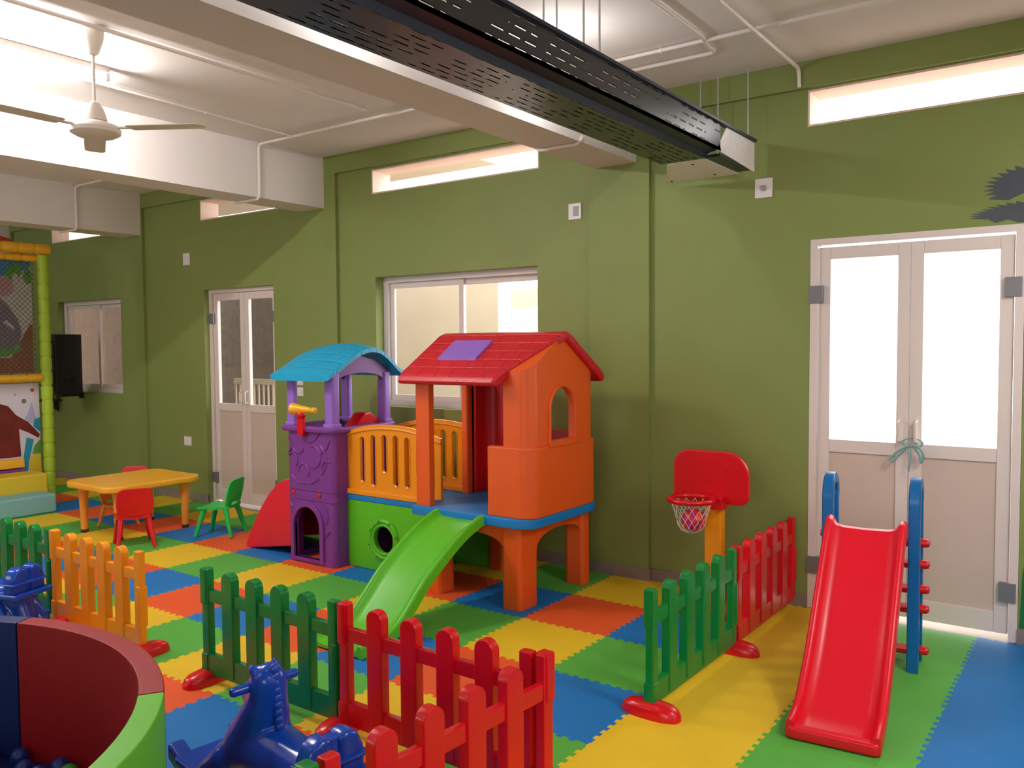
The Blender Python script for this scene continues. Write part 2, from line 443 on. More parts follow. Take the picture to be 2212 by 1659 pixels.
def slider_window(name, x0, x1, z0, z1, y, m, gl):
    d = bpy.data.objects.new(name, None); COL.objects.link(d); d.location = ((x0+x1)/2, y, z0); d['kind'] = 'structure'
    h = (x1-x0)/2; H = z1-z0; t = 0.055
    f = MB(); f.box(-h, -h+t, -0.03, 0.06, 0, H); f.box(h-t, h, -0.03, 0.06, 0, H); f.box(-h+t, h-t, -0.03, 0.06, 0, t*0.9); f.box(-h+t, h-t, -0.03, 0.06, H-t*0.9, H)
    obj('window_frame', f, m, d, smooth=False)
    for s, yy in ((-1, 0.0), (1, 0.025)):
        xa, xb = (-h+t, 0.03) if s < 0 else (-0.03, h-t)
        q = MB(); w = 0.05; za, zb = t*0.9, H-t*0.9
        q.box(xa, xa+w, yy, yy+0.022, za, zb, 0.003); q.box(xb-w, xb, yy, yy+0.022, za, zb, 0.003)
        q.box(xa+w, xb-w, yy, yy+0.022, za, za+w, 0.003); q.box(xa+w, xb-w, yy, yy+0.022, zb-w, zb, 0.003)
        sa = obj('window_sash', q, m, d)
        obj('glass_pane', MB().box(xa+w-0.002, xb-w+0.002, yy+0.009, yy+0.013, za+w-0.002, zb-w+0.002), gl, sa, smooth=False)
    return d
slider_window('window_1', -5.40, -3.65, 1.155, 2.31, 5.55, 'upvc', 'clear_glass')
slider_window('window_2', -11.15, -9.57, 1.14, 2.285, 5.53, 'upvc', 'tinted_glass')

# outside: covered walkway beyond the green wall
struct('floor_outside', MB().box(-16, 6, 5.62, 16, -0.25, -0.05), 'concrete')
mb = MB(); mb.box(-16, -5.95, 8.0, 8.25, -0.05, 3.5); struct('wall_outside', mb, 'outside_wall')
mb = MB(); mb.box(-8.6, -5.2, 5.62, 7.0, 3.55, 3.75); mb.box(-16, -8.6, 5.62, 7.35, 3.55, 3.75); struct('ceiling_outside', mb, 'outside_wall')  # left slab added to darken the view behind the far windows
mb = MB(); mb.box(-9.2, -5.5, 10.0, 10.2, 2.25, 2.5); struct('trim_30', mb, 'outside_yellow')
mb = MB(); mb.box(-16.0, -9.0, 7.9, 7.99, -0.05, 3.4); struct('wall_stone', mb, 'outside_stone')
rl = thing('railing', 'slim barred railing outside, seen low in the far door pane', 'railing', (-9.15, 7.0, -0.05))
obj('top_rail', MB().box(-0.5, 0.5, -0.02, 0.02, 1.25, 1.32), 'cream_paint', rl)
obj('bottom_rail', MB().box(-0.5, 0.5, -0.02, 0.02, 0.1, 0.15), 'cream_paint', rl)
for i in range(11): obj('bar', MB().box(-0.49+i*0.097, -0.47+i*0.097, -0.01, 0.01, 0.0, 1.25), 'cream_paint', rl)

# ------------------------------------------------------------------ floor mats
XL = lambda k: -0.615 - 0.5865*k
YL = lambda j: 5.4035 - 0.5985*j
MW, MH = 0.5865, 0.5985
def mat_mesh(m):
    d, n = 0.009, 17
    def edge(L, flip):
        # square-cut teeth along an edge of length L, offset +-d
        p = []; e = 0.03; st = (L-2*e)/n
        p.append((0, 0))
        for i in range(n):
            o = d if i % 2 == 0 else -d
            p += [(e+i*st, o), (e+(i+1)*st, o)]
        p.append((L, 0))
        return p
    ex, ey = edge(MW, 0), edge(MH, 0)
    pts = []
    pts += [(x, o) for x, o in ex[:-1]]
    pts += [(MW+o, y) for y, o in ey[:-1]]
    pts += [(x, MH+o) for x, o in ex[::-1][:-1]]
    pts += [(o, y) for y, o in ey[::-1][:-1]]
    return MB().prism(pts, 'z', -0.012, 0.0).mesh('foam_mat', m, False)
MMESH = {c: mat_mesh('foam_'+c) for c in ('yellow', 'orange', 'green', 'blue')}
ORD = ['zeroth', 'first', 'second', 'third', 'fourth', 'fifth', 'sixth', 'seventh', 'eighth', 'ninth', 'tenth', 'eleventh', 'twelfth', 'thirteenth', 'fourteenth', 'fifteenth', 'sixteenth', 'seventeenth', 'eighteenth', 'nineteenth', 'twentieth', 'twenty-first', 'twenty-second', 'twenty-third']
for k in range(0, 21):
    for j in range(0, 9):
        xa, ya = XL(k), YL(j) - MH
        c = [proj((xa+MW*u, ya+MH*v, 0)) for u in (0, 0.5, 1) for v in (0, 0.5, 1)]
        if not any(-60 < p[0] < 2300 and 0 < p[1] < 1800 for p in c): continue
        if math.hypot(xa+MW/2+3.26, ya+MH/2-0.5) < 0.75: continue
        if k == 0: col = 'blue'
        elif k == 1: col = 'green'
        elif k == 2: col = 'yellow'
        elif j % 2 == 1: col = 'orange' if k % 2 == 0 else 'blue'
        else: col = 'yellow' if k % 2 == 0 else 'green'
        o = bpy.data.objects.new('foam_mat', MMESH[col]); COL.objects.link(o); o.location = (xa, ya, 0)
        tag(o, '%s foam mat, %s row from the green wall, %s column from the right' % (col, ORD[j+1], ORD[k+1]), 'floor mat', 'interlocking foam floor mats')

# ------------------------------------------------------------------ picket fences
def fence_panel(m):
    L, H = 1.0, 0.585
    parts = []
    def post(x0, left):
        b = MB(); w = 0.06
        b.box(x0+0.003, x0+w-0.003, -0.021, 0.021, 0.06, H-0.004, 0.008)
        kn = 0.012
        if left: b.box(x0-0.002, x0+w*0.8, -0.028, 0.028, 0.40, H, 0.01); b.box(x0-0.002, x0+w*0.8, -0.028, 0.028, 0.03, 0.15, 0.01)
        else: b.box(x0+w*0.4, x0+w+0.002, -0.028, 0.028, 0.16, 0.39, 0.01)
        return b
    parts.append(('post', post(0.004, True))); parts.append(('post', post(L-0.064, False)))
    for i in range(4):
        cx = 0.218 + 0.188*i; w = 0.0435
        pts = [(cx-w, 0.06), (cx+w, 0.06)] + arc(cx, H-w, w, 0, 180, 14)
        parts.append(('picket', MB().prism(pts, 'y', -0.024, 0.024, 0.007)))
    parts.append(('rail', MB().box(0.03, L-0.03, -0.015, 0.015, 0.415, 0.478, 0.006)))
    parts.append(('rail', MB().box(0.03, L-0.03, -0.018, 0.018, 0.045, 0.15, 0.006)))
    return [(n, b.mesh(n, m)) for n, b in parts]
def foot_mesh():
    rings = []
    for t, z in ((1, 0), (1, 0.018), (0.93, 0.04), (0.8, 0.055), (0.55, 0.064), (0.2, 0.067)):
        rings.append([(0.063*t*math.copysign(abs(math.cos(a))**0.8, math.cos(a)), 0.145*(t if t > 0.9 else t*0.98)*math.copysign(abs(math.sin(a))**0.8, math.sin(a)), z) for a in [2*PI*k/36 for k in range(36)]])
    return MB().loft(rings).mesh('foot', 'p_red', True, 60)
FM = {c: fence_panel(c) for c in ('p_green', 'p_red', 'p_amber')}
FOOT = foot_mesh()
def fence(label, c, loc, rz, feet=(), sx=1.0):
    t = thing('picket_fence_panel', label, 'fence', loc, rz, 'low plastic picket fence panels')
    for n, me in FM[c]: obj(n, me, None, t).scale.x = sx
    for fx in feet:
        f = obj('foot', FOOT, None, t, loc=(fx, 0, 0)); 
        if c != 'p_red': f['label'] = 'red foot'
    return t
fence('green picket fence panel in front of the basketball hoop', 'p_green', (-1.695, 3.40, 0), PI/2-0.022, (0.03, 1.0))
fence('red picket fence panel ending against the wall beside the glazed door', 'p_red', (-1.672, 4.403, 0), PI/2-0.008)
fence('dark green picket fence panel in front of the green slide', 'p_green', (-3.74, 2.5, 0), 0, (0.03, 1.0))
fence('red picket fence panel continuing rightward from the dark green panel', 'p_red', (-2.735, 2.5, 0), -0.015, (), 1.045)
fence('red picket fence panel running toward the viewer beside the rocking horse', 'p_red', (-1.658, 2.53, 0), -PI/2-0.07, (), 1.04)
fence('green picket fence panel cut off at the bottom edge, only its post tip showing', 'p_green', (-1.735, 1.482, 0), -PI/2-0.02, (0.5,))
fence('amber yellow picket fence panel behind the ball pit', 'p_amber', (-5.30, 2.5, 0), 0, (0.14, 0.99))
fence('dark green picket fence panel at the left edge behind the seat of a rocking horse', 'p_green', (-6.31, 2.49, 0), 0.01, (0.03,))

# ------------------------------------------------------------------ castle-and-house playset
def objw(name, mb, m, parent, label=None, **k):   # geometry given in room coordinates
    o = obj(name, mb, m, parent, label, **k); o.location = (-parent.location.x, -parent.location.y, 0); return o
def sub(name, mb, m, parent, label=None, **k):    # sub-part: parent already carries the offset
    return obj(name, mb, m, parent, label, **k)
PS = thing('climbing_playset', 'large colourful plastic playset: purple tower, yellow bridge, red-roofed orange house and slides', 'playset', (-4.2, 4.65, 0.0015))
# tower
TX0, TX1, TY0, TY1 = -5.38, -4.79, 4.335, 5.0
shell = MB().prism(rrect(TX0, TX1, TY0, TY1, [0.07, 0.1, 0.12, 0.05]), 'z', 0, 1.035).mesh('tower_shell', 'p_purple')
def archpoly(c, hw, z0, zs, n=14): return [(c-hw, z0), (c+hw, z0)] + arc(c, zs, hw, 0, 180, n)
cut = [MB().prism(rrect(TX0+0.035, TX1-0.035, TY0+0.035, TY1-0.035, 0.05), 'z', -0.1, 1.2),
       MB().prism(archpoly(-5.095, 0.15, 0.04, 0.295), 'y', 4.2, 4.5),
       MB().prism(archpoly(4.70, 0.2, 0.03, 0.30), 'x', -5.6, -5.2),
       MB().box(-5.6, -5.2, 4.50, 4.9, 0.62, 1.2),
       MB().box(-4.9, -4.6, 4.55, 4.93, 0.56, 1.2)]
shell = boolean(shell, cut)
tower = objw('tower', shell, None, PS)
def ring(outer, inner, axis, a, b, bev=0.0):
    me = MB().prism(outer, axis, a, b, bev).mesh('ring', None); return boolean(me, [MB().prism(inner, axis, a-0.1, b+0.1)])
def withmat(me, m):
    me.materials.clear(); me.materials.append(M[m]); return me
sub('door_surround', withmat(ring(archpoly(-5.095, 0.19, 0.008, 0.295), archpoly(-5.095, 0.15, 0.04, 0.295), 'y', TY0-0.018, TY0+0.02, 0.008), 'p_purple'), None, tower)
for z0, z1, e in ((0.500, 0.512, 0.006), (0.575, 0.588, 0.006), (0.0, 0.03, 0.006)):
    me = boolean(MB().prism(rrect(TX0-e, TX1+e, TY0-e, TY0+0.2, [0, 0, 0.12, 0.05]), 'z', z0, z1).mesh('band', 'p_purple'), [MB().prism(rrect(TX0+0.02, TX1-0.02, TY0+0.02, TY1, 0.08), 'z', -0.1, 1.2)] + ([MB().prism(archpoly(-5.095, 0.15, 0.04, 0.295), 'y', 4.2, 4.5)] if z0 == 0 else []))
    sub('moulding', me, None, tower)
# moulded stone outlines on the tower face
b = MB(); yf = TY0-0.001
def relief(pts): b.tube([(x, yf, z) for x, z in pts], 0.008, 6)
relief(arc(-5.02, 0.84, 0.085, 110, -110, 12)); relief(arc(-5.19, 0.93, 0.07, 170, 330, 9)); relief(arc(-5.26, 0.80, 0.06, -60, 140, 9))
relief([(-4.95, 1.02), (-5.0, 0.97), (-5.07, 0.95)]); relief(arc(-5.13, 0.72, 0.06, -30, 200, 9)); relief([(-5.27, 0.68), (-5.2, 0.63), (-5.05, 0.63), (-4.96, 0.67)])
relief(arc(-4.86, 0.76, 0.06, 60, 200, 8)); relief([(-4.93, 0.87), (-4.86, 0.92), (-4.83, 0.98)]); relief([(-5.3, 0.98), (-5.27, 0.9), (-5.3, 0.86)])
relief([(-4.9, 0.47), (-4.86, 0.40), (-4.88, 0.32)]); relief([(-4.84, 0.28), (-4.9, 0.22)]); relief(arc(-5.0, 0.82, 0.13, 60, -60, 8)); relief([(-5.3, 0.47), (-5.26, 0.43)])
sub('stone_relief', b, 'p_purple', tower)
sub('rim', withmat(ring(rrect(TX0-0.03, TX1+0.03, TY0-0.03, TY1+0.03, 0.09), rrect(TX0+0.035, TX1-0.035, TY0+0.035, TY1-0.035, 0.05), 'z', 1.03, 1.075, 0.014), 'p_purple'), None, tower)
sub('tower_floor', MB().box(TX0+0.03, TX1-0.03, TY0+0.03, TY1-0.03, 0.53, 0.555), 'p_purple', tower)
for x, z in ((-5.26, 0.545), (-4.955, 0.545)):
    sub('screw', MB().lathe([(0.018, 0), (0.018, 0.006), (0.008, 0.01)], (x, TY0, z), 14, Matrix.Rotation(PI/2, 4, 'X')), 'p_red', tower, 'red screw cap')
for x0, x1, y0, y1, lb in ((-5.345, -5.255, 4.35, 4.40, 0), (-4.905, -4.81, 4.35, 4.43, 0), (-5.345, -5.255, 4.93, 4.985, 0), (-4.90, -4.81, 4.91, 4.985, 0)):
    p = MB().prism(rrect(x0, x1, y0, y1, 0.018), 'z', 1.06, 1.48); p.prism(rrect(x0-0.012, x1+0.012, y0-0.01, y1+0.01, 0.018), 'z', 1.07, 1.10, 0.006)
    objw('roof_post', p, 'p_lilac', PS)
def lintel(c, h, z0):   # arched gable under the roof
    return [(c-h, z0), (c-h+0.06, z0)] + [(c + (h-0.07)*math.cos(t), z0+0.01 + 0.06*math.sin(t)) for t in [PI - PI*i/10 for i in range(11)]] + [(c+h-0.06, z0), (c+h, z0)] + [(c+h, z0+0.08), (c+h*0.45, z0+0.17), (c, z0+0.2), (c-h*0.45, z0+0.17), (c-h, z0+0.08)]
objw('roof_arch', MB().prism(lintel(4.668, 0.31, 1.415), 'x', -4.86, -4.825), 'p_purple', PS); objw('roof_arch', MB().prism(lintel(4.668, 0.31, 1.415), 'x', -5.335, -5.30), 'p_purple', PS)
prof = [(4.255, 1.452), (4.30, 1.478), (4.39, 1.522), (4.50, 1.585), (4.60, 1.632), (4.70, 1.655), (4.80, 1.645), (4.88, 1.605), (4.96, 1.545), (5.03, 1.49), (5.09, 1.468)]
def spl(p, n=4):
    out = []
    for i in range(len(p)-1):
        p0, p1, p2, p3 = p[max(i-1, 0)], p[i], p[i+1], p[min(i+2, len(p)-1)]
        for k in range(n):
            t = k/n
            out.append(tuple(0.5*((2*p1[a]) + (-p0[a]+p2[a])*t + (2*p0[a]-5*p1[a]+4*p2[a]-p3[a])*t*t + (-p0[a]+3*p1[a]-3*p2[a]+p3[a])*t**3) for a in range(len(p1))))
    return out + [p[-1]]
top = spl(prof); low = [(y, z-0.04) for y, z in top[::-1]]
rings = []
for i in range(15):
    u = i/14; x = -5.42 + u*0.675; e = 1 - abs(2*u-1)**6*0.35
    up = 0.045*math.sin(PI*u)**0.8 - 0.012*(1-u)
    cy = 4.67
    rings.append([(x, cy+(y-cy)*(0.985 if i in (0, 14) else 1), z + 0.022 + up*(0.35+0.65*max(0, (z-1.45)/0.2))) for y, z in top] + [(x, cy+(y-cy)*(0.985 if i in (0, 14) else 1), z + 0.026 + (0.004 if i in (0, 14) else -0.008)) for y, z in low])
objw('tower_roof', MB().loft(rings), 'roof_cyan', PS, angle=50)
# telescope on the rim
tr = Matrix.Rotation(math.radians(97), 4, 'Y')
b = MB().lathe([(0.022, -0.115), (0.03, -0.11), (0.03, -0.085), (0.02, -0.075), (0.028, -0.05), (0.036, 0.03), (0.048, 0.085), (0.052, 0.10), (0.052, 0.125), (0.042, 0.125), (0.036, 0.09)], (-5.085, 4.31, 1.205), 24, Matrix.Scale(0.88, 4) @ Matrix.Rotation(math.radians(20), 4, 'Z') @ Matrix.Rotation(math.radians(-86), 4, 'Y'))
ts = objw('telescope', b, 'p_yellow', PS)
b = MB().prism([(-5.135, 1.0), (-5.085, 1.0), (-5.075, 1.06), (-5.09, 1.12), (-5.08, 1.165), (-5.15, 1.165), (-5.145, 1.10), (-5.15, 1.06)], 'y', 4.285, 4.325, 0.008)
b.ball((-5.11, 4.30, 1.165), 0.035)
sub('telescope_bracket', b, 'p_red', ts, 'red telescope bracket')
objw('climbing_hold', MB().prism([(4.62, 1.05), (4.96, 1.05), (4.90, 1.10), (4.80, 1.165), (4.74, 1.16)], 'x', -4.99, -4.86, 0.015), 'p_red', PS)
# curved red chute on the tower's far side
side = [(-5.36, 0.63), (-5.46, 0.612), (-5.55, 0.568), (-5.65, 0.478), (-5.74, 0.375), (-5.83, 0.25), (-5.91, 0.12), (-5.955, 0.03), (-5.96, 0.0), (-5.9, 0.0), (-5.36, 0.085)]
rings = []
for (x, z) in spl(side[:8], 3): rings.append([(x+0.01, y, max(z-d, 0.004)) for y, d in ((4.41, 0.03), (4.41, 0.0), (4.43, -0.006), (4.45, 0.0), (4.46, 0.04), (4.68, 0.05), (4.90, 0.04), (4.91, 0.0), (4.93, -0.006), (4.95, 0.0), (4.95, 0.03), (4.9, 0.07), (4.46, 0.07))])
chute = objw('side_slide', MB().loft(rings), 'p_crimson', PS, angle=60)
for y in (4.398, 4.93): sub('side_wall', MB().prism(side, 'y', y, y+0.03, 0.008), 'p_crimson', chute)
# bridge
objw('bridge_deck', MB().box(-4.80, -3.86, 4.47, 5.06, 0.515, 0.56, 0.008), 'p_deck', PS)
def railing(y):
    xa, xb = -4.825, -3.85; c = (xa+xb)/2
    topz = lambda x: 1.035 + 0.075*(1-((x-c)/(xb-c))**2)
    xs = [xa + (xb-xa)*i/24 for i in range(25)]
    pts = [(xa, 0.56), (xb, 0.56)] + [(x, topz(x)) for x in xs[::-1]]
    me = MB().prism(pts, 'y', y-0.011, y+0.011, 0.005).mesh('railing', 'p_amber')
    cuts = []; bots = [0.68, 0.66, 0.77, 0.675, 0.675, 0.77, 0.68]
    for i, zb in enumerate(bots):
        x = -4.635 + 0.1155*i; zt = topz(x)-0.10; w = 0.023
        cuts.append(MB().prism(arc(x, zb, w, 180, 360, 8) + arc(x, zt, w, 0, 180, 8), 'y', y-0.1, y+0.1))
    return boolean(me, cuts)
for y in (4.495, 5.035):
    r = objw('railing', railing(y), None, PS)
    xa, xb = -4.83, -3.85; c = (xa+xb)/2
    b = MB(); pts = [(xa + (xb-xa)*i/20) for i in range(21)]
    b.tube([(x, y-0.009, 1.005 + 0.075*(1-((x-c)/(xb-c))**2)) for x in pts], 0.012, 8)
    b.box(xa, xb, y-0.03, y+0.03, 0.56, 0.60, 0.008)
    for i in range(7):
        x = -4.635 + 0.1155*i; zt = 1.035 + 0.075*(1-((x-c)/(xb-c))**2) - 0.10; zb = [0.68, 0.66, 0.77, 0.675, 0.675, 0.77, 0.68][i]
        p = arc(x, zb, 0.028, 180, 360, 8) + arc(x, zt, 0.028, 0, 180, 8); p.append(p[0])
        b.tube([(u, y-0.011, v) for u, v in p], 0.005, 6)
    sub('rail_moulding', b, 'p_amber', r)
me = MB().box(-4.795, -3.80, 4.475, 4.515, 0, 0.515, 0.006).mesh('tunnel_panel', 'p_lime')
HX, HZ = -4.41, 0.245
me = boolean(me, [MB().prism(arc(HX, HZ, 0.108, 0, 360, 32)[:-1], 'y', 4.3, 4.7)])
tp = objw('tunnel_panel', me, None, PS)
b = MB().torus((HX, 4.475, HZ), 0.14, 0.018, 48, 10, Matrix.Rotation(PI/2, 4, 'X')); b.torus((HX, 4.475, HZ), 0.112, 0.014, 48, 8, Matrix.Rotation(PI/2, 4, 'X'))
for k in range(8): b.ball((HX+0.145*math.cos(k*PI/4+0.3), 4.455, HZ+0.145*math.sin(k*PI/4+0.3)), 0.011, 2)
sub('porthole_ring', b, 'p_lime', tp)
objw('tunnel_panel', MB().box(-4.795, -3.80, 5.02, 5.05, 0, 0.515, 0.006), 'p_lime', PS)
# house
objw('house_deck', MB().prism(rrect(-3.91, -2.915, 4.225, 5.13, [0.14, 0.03, 0.03, 0.13], 8), 'z', 0.54, 0.602, 0.01), 'p_deck', PS)
for x0, x1, y0, y1 in ((-3.18, -3.03, 4.285, 4.49), (-3.84, -3.70, 4.285, 4.45), (-3.16, -3.005, 5.015, 5.12), (-3.84, -3.70, 5.0, 5.12)):
    b = MB().prism(rrect(x0, x1, y0, y1, 0.03), 'z', 0, 0.55)
    objw('leg', b, 'p_orange', PS)
def skirt(a, b_, d=0.14): # arched apron between two legs
    n = 12; c = (a+b_)/2; h = (b_-a)/2
    return [(a, 0.545), (a, 0.33)] + [(c - h*math.cos(PI*i/n), 0.33 + d*math.sin(PI*i/n)**0.6) for i in range(1, n)] + [(b_, 0.33), (b_, 0.545)]
objw('apron', MB().prism(skirt(-3.72, -3.16), 'y', 4.30, 4.33), 'p_orange', PS)
objw('apron', MB().prism(skirt(4.47, 5.03), 'x', -3.06, -3.03), 'p_orange', PS)
HX0, HX1, HY0, HY1 = -3.90, -2.935, 4.265, 5.08
me = ring(rrect(HX0, HX1, HY0, HY1, [0.1, 0.06, 0.03, 0.09], 8), rrect(HX0+0.05, HX1-0.04, HY0+0.05, HY1-0.04, 0.05, 8), 'z', 0.60, 1.50)
me = boolean(withmat(me, 'p_orange'), [
    MB().box(-3.765, -3.14, 4.1, 4.45, 0.5, 1.6), MB().box(-4.1, -3.8, 4.40, 4.86, 0.5, 1.6),
    MB().box(-4.1, -3.03, 4.88, 5.3, 0.5, 1.6),
    MB().prism(archpoly(4.635, 0.145, 1.075, 1.275), 'x', -3.2, -2.8)])
hw = None
for mm in loose_parts(me):
    o = objw('house_wall', mm, None, PS)
    if hw is None or len(mm.vertices) > len(hw.data.vertices): hw = o
gp = [(4.2, 1.495), (5.2, 1.495), (5.07, 1.525), (4.655, 1.768), (4.268, 1.535), (4.2, 1.50)]
gm = boolean(MB().prism(gp, 'x', -3.14, HX1+0.05).mesh('gable', 'p_orange'), [MB().prism(rrect(HX0, HX1+0.001, HY0-0.001, HY1, [0.1, 0.06, 0.03, 0.09], 8), 'z', 1.4, 2.0)], 'INTERSECT')
sub('gable', gm, None, hw)
lw = ring(rrect(-3.265, HX1+0.016, HY0-0.016, HY1+0.01, [0.1, 0.02, 0.02, 0.1], 8), rrect(-3.4, HX1-0.03, HY0+0.03, HY1-0.03, 0.06, 8), 'z', 0.60, 1.05, 0.012)
lw = boolean(withmat(lw, 'p_orange'), [MB().box(-3.5, -3.06, 4.9, 5.3, 0.5, 1.2)])
sub('lower_wall', lw, None, hw)
b = MB(); p = archpoly(4.635, 0.155, 1.065, 1.275); p.append(p[0]); b.tube([(HX1+0.004, y, z) for y, z in p], 0.013, 8); b.box(HX1-0.02, HX1+0.03, 4.455, 4.815, 1.035, 1.068, 0.008)
sub('window_surround', b, 'p_orange', hw)
objw('rear_post', MB().prism(rrect(-3.925, -3.865, 4.80, 4.90, 0.02), 'z', 0.6, 1.47), 'p_orange', PS)
q = [(-3.87, 4.86)] + arc(-3.76, 4.96, 0.11, 180, 90, 8) + [(-3.66, 5.07), (-3.66, 5.035)] + arc(-3.755, 4.955, 0.075, 90, 180, 8) + [(-3.83, 4.86)]
objw('rear_panel', MB().prism(q, 'z', 0.6, 1.47), 'p_darkred', PS, 'red rear panel')
objw('rear_panel', MB().box(-3.66, -3.02, 5.035, 5.07, 0.6, 1.09, 0.008), 'p_darkred', PS, 'low red rear panel')
rt_ = [(4.155, 1.455), (4.17, 1.49), (4.205, 1.52), (4.60, 1.765), (4.655, 1.782), (4.71, 1.765), (5.105, 1.52), (5.14, 1.49), (5.15, 1.455)]
rl_ = [(5.13, 1.435), (5.10, 1.44), (5.07, 1.468), (4.655, 1.73), (4.24, 1.468), (4.21, 1.44), (4.175, 1.435)]
rb = MB().prism(rt_+rl_, 'x', -3.955, -2.90, 0.016, 3)
for v in rb.bm.verts:
    if v.co.x > -3.3 and v.co.y < 4.62: v.co.x -= 0.235*(4.62-v.co.y)/0.45
roof = objw('house_roof', rb, 'roof_red', PS)
sl = lambda y: 1.522 + (y-4.205)*0.62
b = MB()
qk = [(-3.735, 4.33), (-3.41, 4.33), (-3.41, 4.515), (-3.735, 4.515)]
b.loft([[(x, y, sl(y)-0.02) for x, y in qk], [(x, y, sl(y)+0.014) for x, y in qk]])
sub('skylight', b, 'p_lilac', roof, 'purple skylight')
def slide_mesh(prof, w, lip, t, m, xc=0.0, yaw_pts=None, lipw=0.035):
    # U-shaped chute swept along prof [(y,z)] (z = top of the lip), y decreasing downhill
    P = spl(prof, 4); rings = []
    for i, (y, z) in enumerate(P):
        a, b_ = P[max(i-1, 0)], P[min(i+1, len(P)-1)]
        ty, tz = b_[0]-a[0], b_[1]-a[1]; L = math.hypot(ty, tz) or 1; ny, nz = -tz/L, ty/L
        if nz < 0: ny, nz = -ny, -nz
        def q(x, d): return (xc+x, y+ny*d, z+nz*d)
        sec = [(-w, -t), (-w, -0.012), (-w+0.006, -0.003), (-w+lipw*0.5, 0), (-w+lipw-0.006, -0.004), (-w+lipw, -0.014), (-w+lipw+0.014, -lip*0.8), (-w+lipw+0.05, -lip),
               (0, -lip-0.004), (w-lipw-0.05, -lip), (w-lipw-0.014, -lip*0.8), (w-lipw, -0.014), (w-lipw+0.006, -0.004), (w-lipw*0.5, 0), (w-0.006, -0.003), (w, -0.012), (w, -t),
               (w-0.02, -t), (w-0.02, -lip-0.02), (-w+0.02, -lip-0.02), (-w+0.02, -t)]
        rings.append([q(x, d) for x, d in sec])
    return MB().loft(rings)
gprof = [(4.235, 0.603), (4.19, 0.60), (4.13, 0.58), (4.01, 0.535), (3.83, 0.435), (3.66, 0.32), (3.54, 0.215), (3.44, 0.13), (3.34, 0.085), (3.22, 0.072), (3.13, 0.07)]
objw('front_slide', slide_mesh(gprof, 0.205, 0.042, 0.068, 'p_lime', -3.475), 'p_lime', PS, angle=60)

# ------------------------------------------------------------------ free-standing red slide
RS = thing('toddler_slide', 'small red slide with blue ladder sides in front of the glazed double door', 'slide', (-0.975, 4.07, 0.0015), math.radians(5.0))
rprof = [(0.50, 0.755), (0.44, 0.80), (0.385, 0.80), (0.33, 0.765), (0.16, 0.575), (0.03, 0.43), (-0.09, 0.30), (-0.22, 0.185), (-0.34, 0.11), (-0.43, 0.085), (-0.50, 0.08)]
b = slide_mesh(rprof, 0.19, 0.05, 0.075, 'p_slide')
b.prism(rrect(-0.19, 0.19, -0.515, -0.46, [0, 0, 0.03, 0.03]), 'z', 0.002, 0.055, 0.012)
obj('chute', b, 'p_slide', RS, angle=60)
for s in (-1, 1):
    pth = [(s*0.21, 0.56, 0.0), (s*0.21, 0.56, 0.5), (s*0.21, 0.555, 0.86)] + [(s*0.21, 0.64-0.085*math.cos(t), 0.88+0.09*math.sin(t)) for t in [PI*i/8 for i in range(9)]] + [(s*0.21, 0.71, 0.86), (s*0.21, 0.73, 0.5), (s*0.21, 0.76, 0.0)]
    rings = []
    P = [Vector(p) for p in pth]
    for i, p in enumerate(P):
        t = (P[min(i+1, len(P)-1)]-P[max(i-1, 0)]).normalized(); n = Vector((1, 0, 0)).cross(t).normalized()
        rings.append([p + Vector((1, 0, 0))*a + n*c for a, c in ((-0.028, -0.018), (-0.022, -0.026), (0.022, -0.026), (0.028, -0.018), (0.028, 0.018), (0.022, 0.026), (-0.022, 0.026), (-0.028, 0.018))])
    obj('ladder_side', MB().loft(rings), 'p_ladder', RS, 'blue ladder side')
for z, y in ((0.065, 0.70), (0.29, 0.69), (0.395, 0.69), (0.53, 0.68), (0.645, 0.67)):
    b = MB(); b.box(-0.19, 0.19, y-0.045, y+0.045, z-0.014, z+0.014, 0.006)
    for s in (-1, 1): b.lathe([(0.0, -0.065), (0.018, -0.06), (0.024, -0.045), (0.024, 0.02)], (s*0.21, y+0.02, z), 14, Matrix.Rotation(-s*PI/2, 4, 'Y'))
    obj('step', b, 'p_red', RS)

# ------------------------------------------------------------------ basketball hoop
BH = thing('basketball_hoop', 'toy basketball hoop with red backboard on a yellow pole by the wall', 'basketball hoop', (-2.03, 5.0, 0.0015))
obj('pole', MB().prism(rrect(-0.055, 0.055, -0.04, 0.04, 0.012), 'z', 0.05, 0.72), 'p_amber', BH)
obj('base', MB().prism(rrect(-0.22, 0.22, -0.18, 0.25, 0.08), 'z', 0, 0.07, 0.02), 'p_red', BH, 'red base')
bb = [(-0.25, 0.70)] + arc(0.165, 0.77, 0.075, -90, 0, 8) + arc(0.08, 0.86, 0.16, 0, 90, 10) + arc(-0.175, 0.925, 0.10, 90, 180, 8) + [(-0.255, 0.78)]
bb = rrect(-0.262, 0.235, 0.695, 1.025, [0.15, 0.10, 0.05, 0.07], 8)
bo = obj('backboard', MB().prism(bb, 'y', -0.045, -0.01, 0.012), 'p_red', BH)
p = rrect(-0.12, 0.09, 0.84, 0.955, 0.02, 4); p.append(p[0])
obj('target_outline', MB().tube([(u, -0.045, v) for u, v in p], 0.0022, 6), 'p_red', bo)
b = MB().torus((-0.075, -0.19, 0.735), 0.135, 0.017); b.box(0.0, 0.09, -0.10, -0.01, 0.665, 0.75, 0.012)
hoop = obj('hoop', b, 'p_red', BH)
b = MB(); n = 14
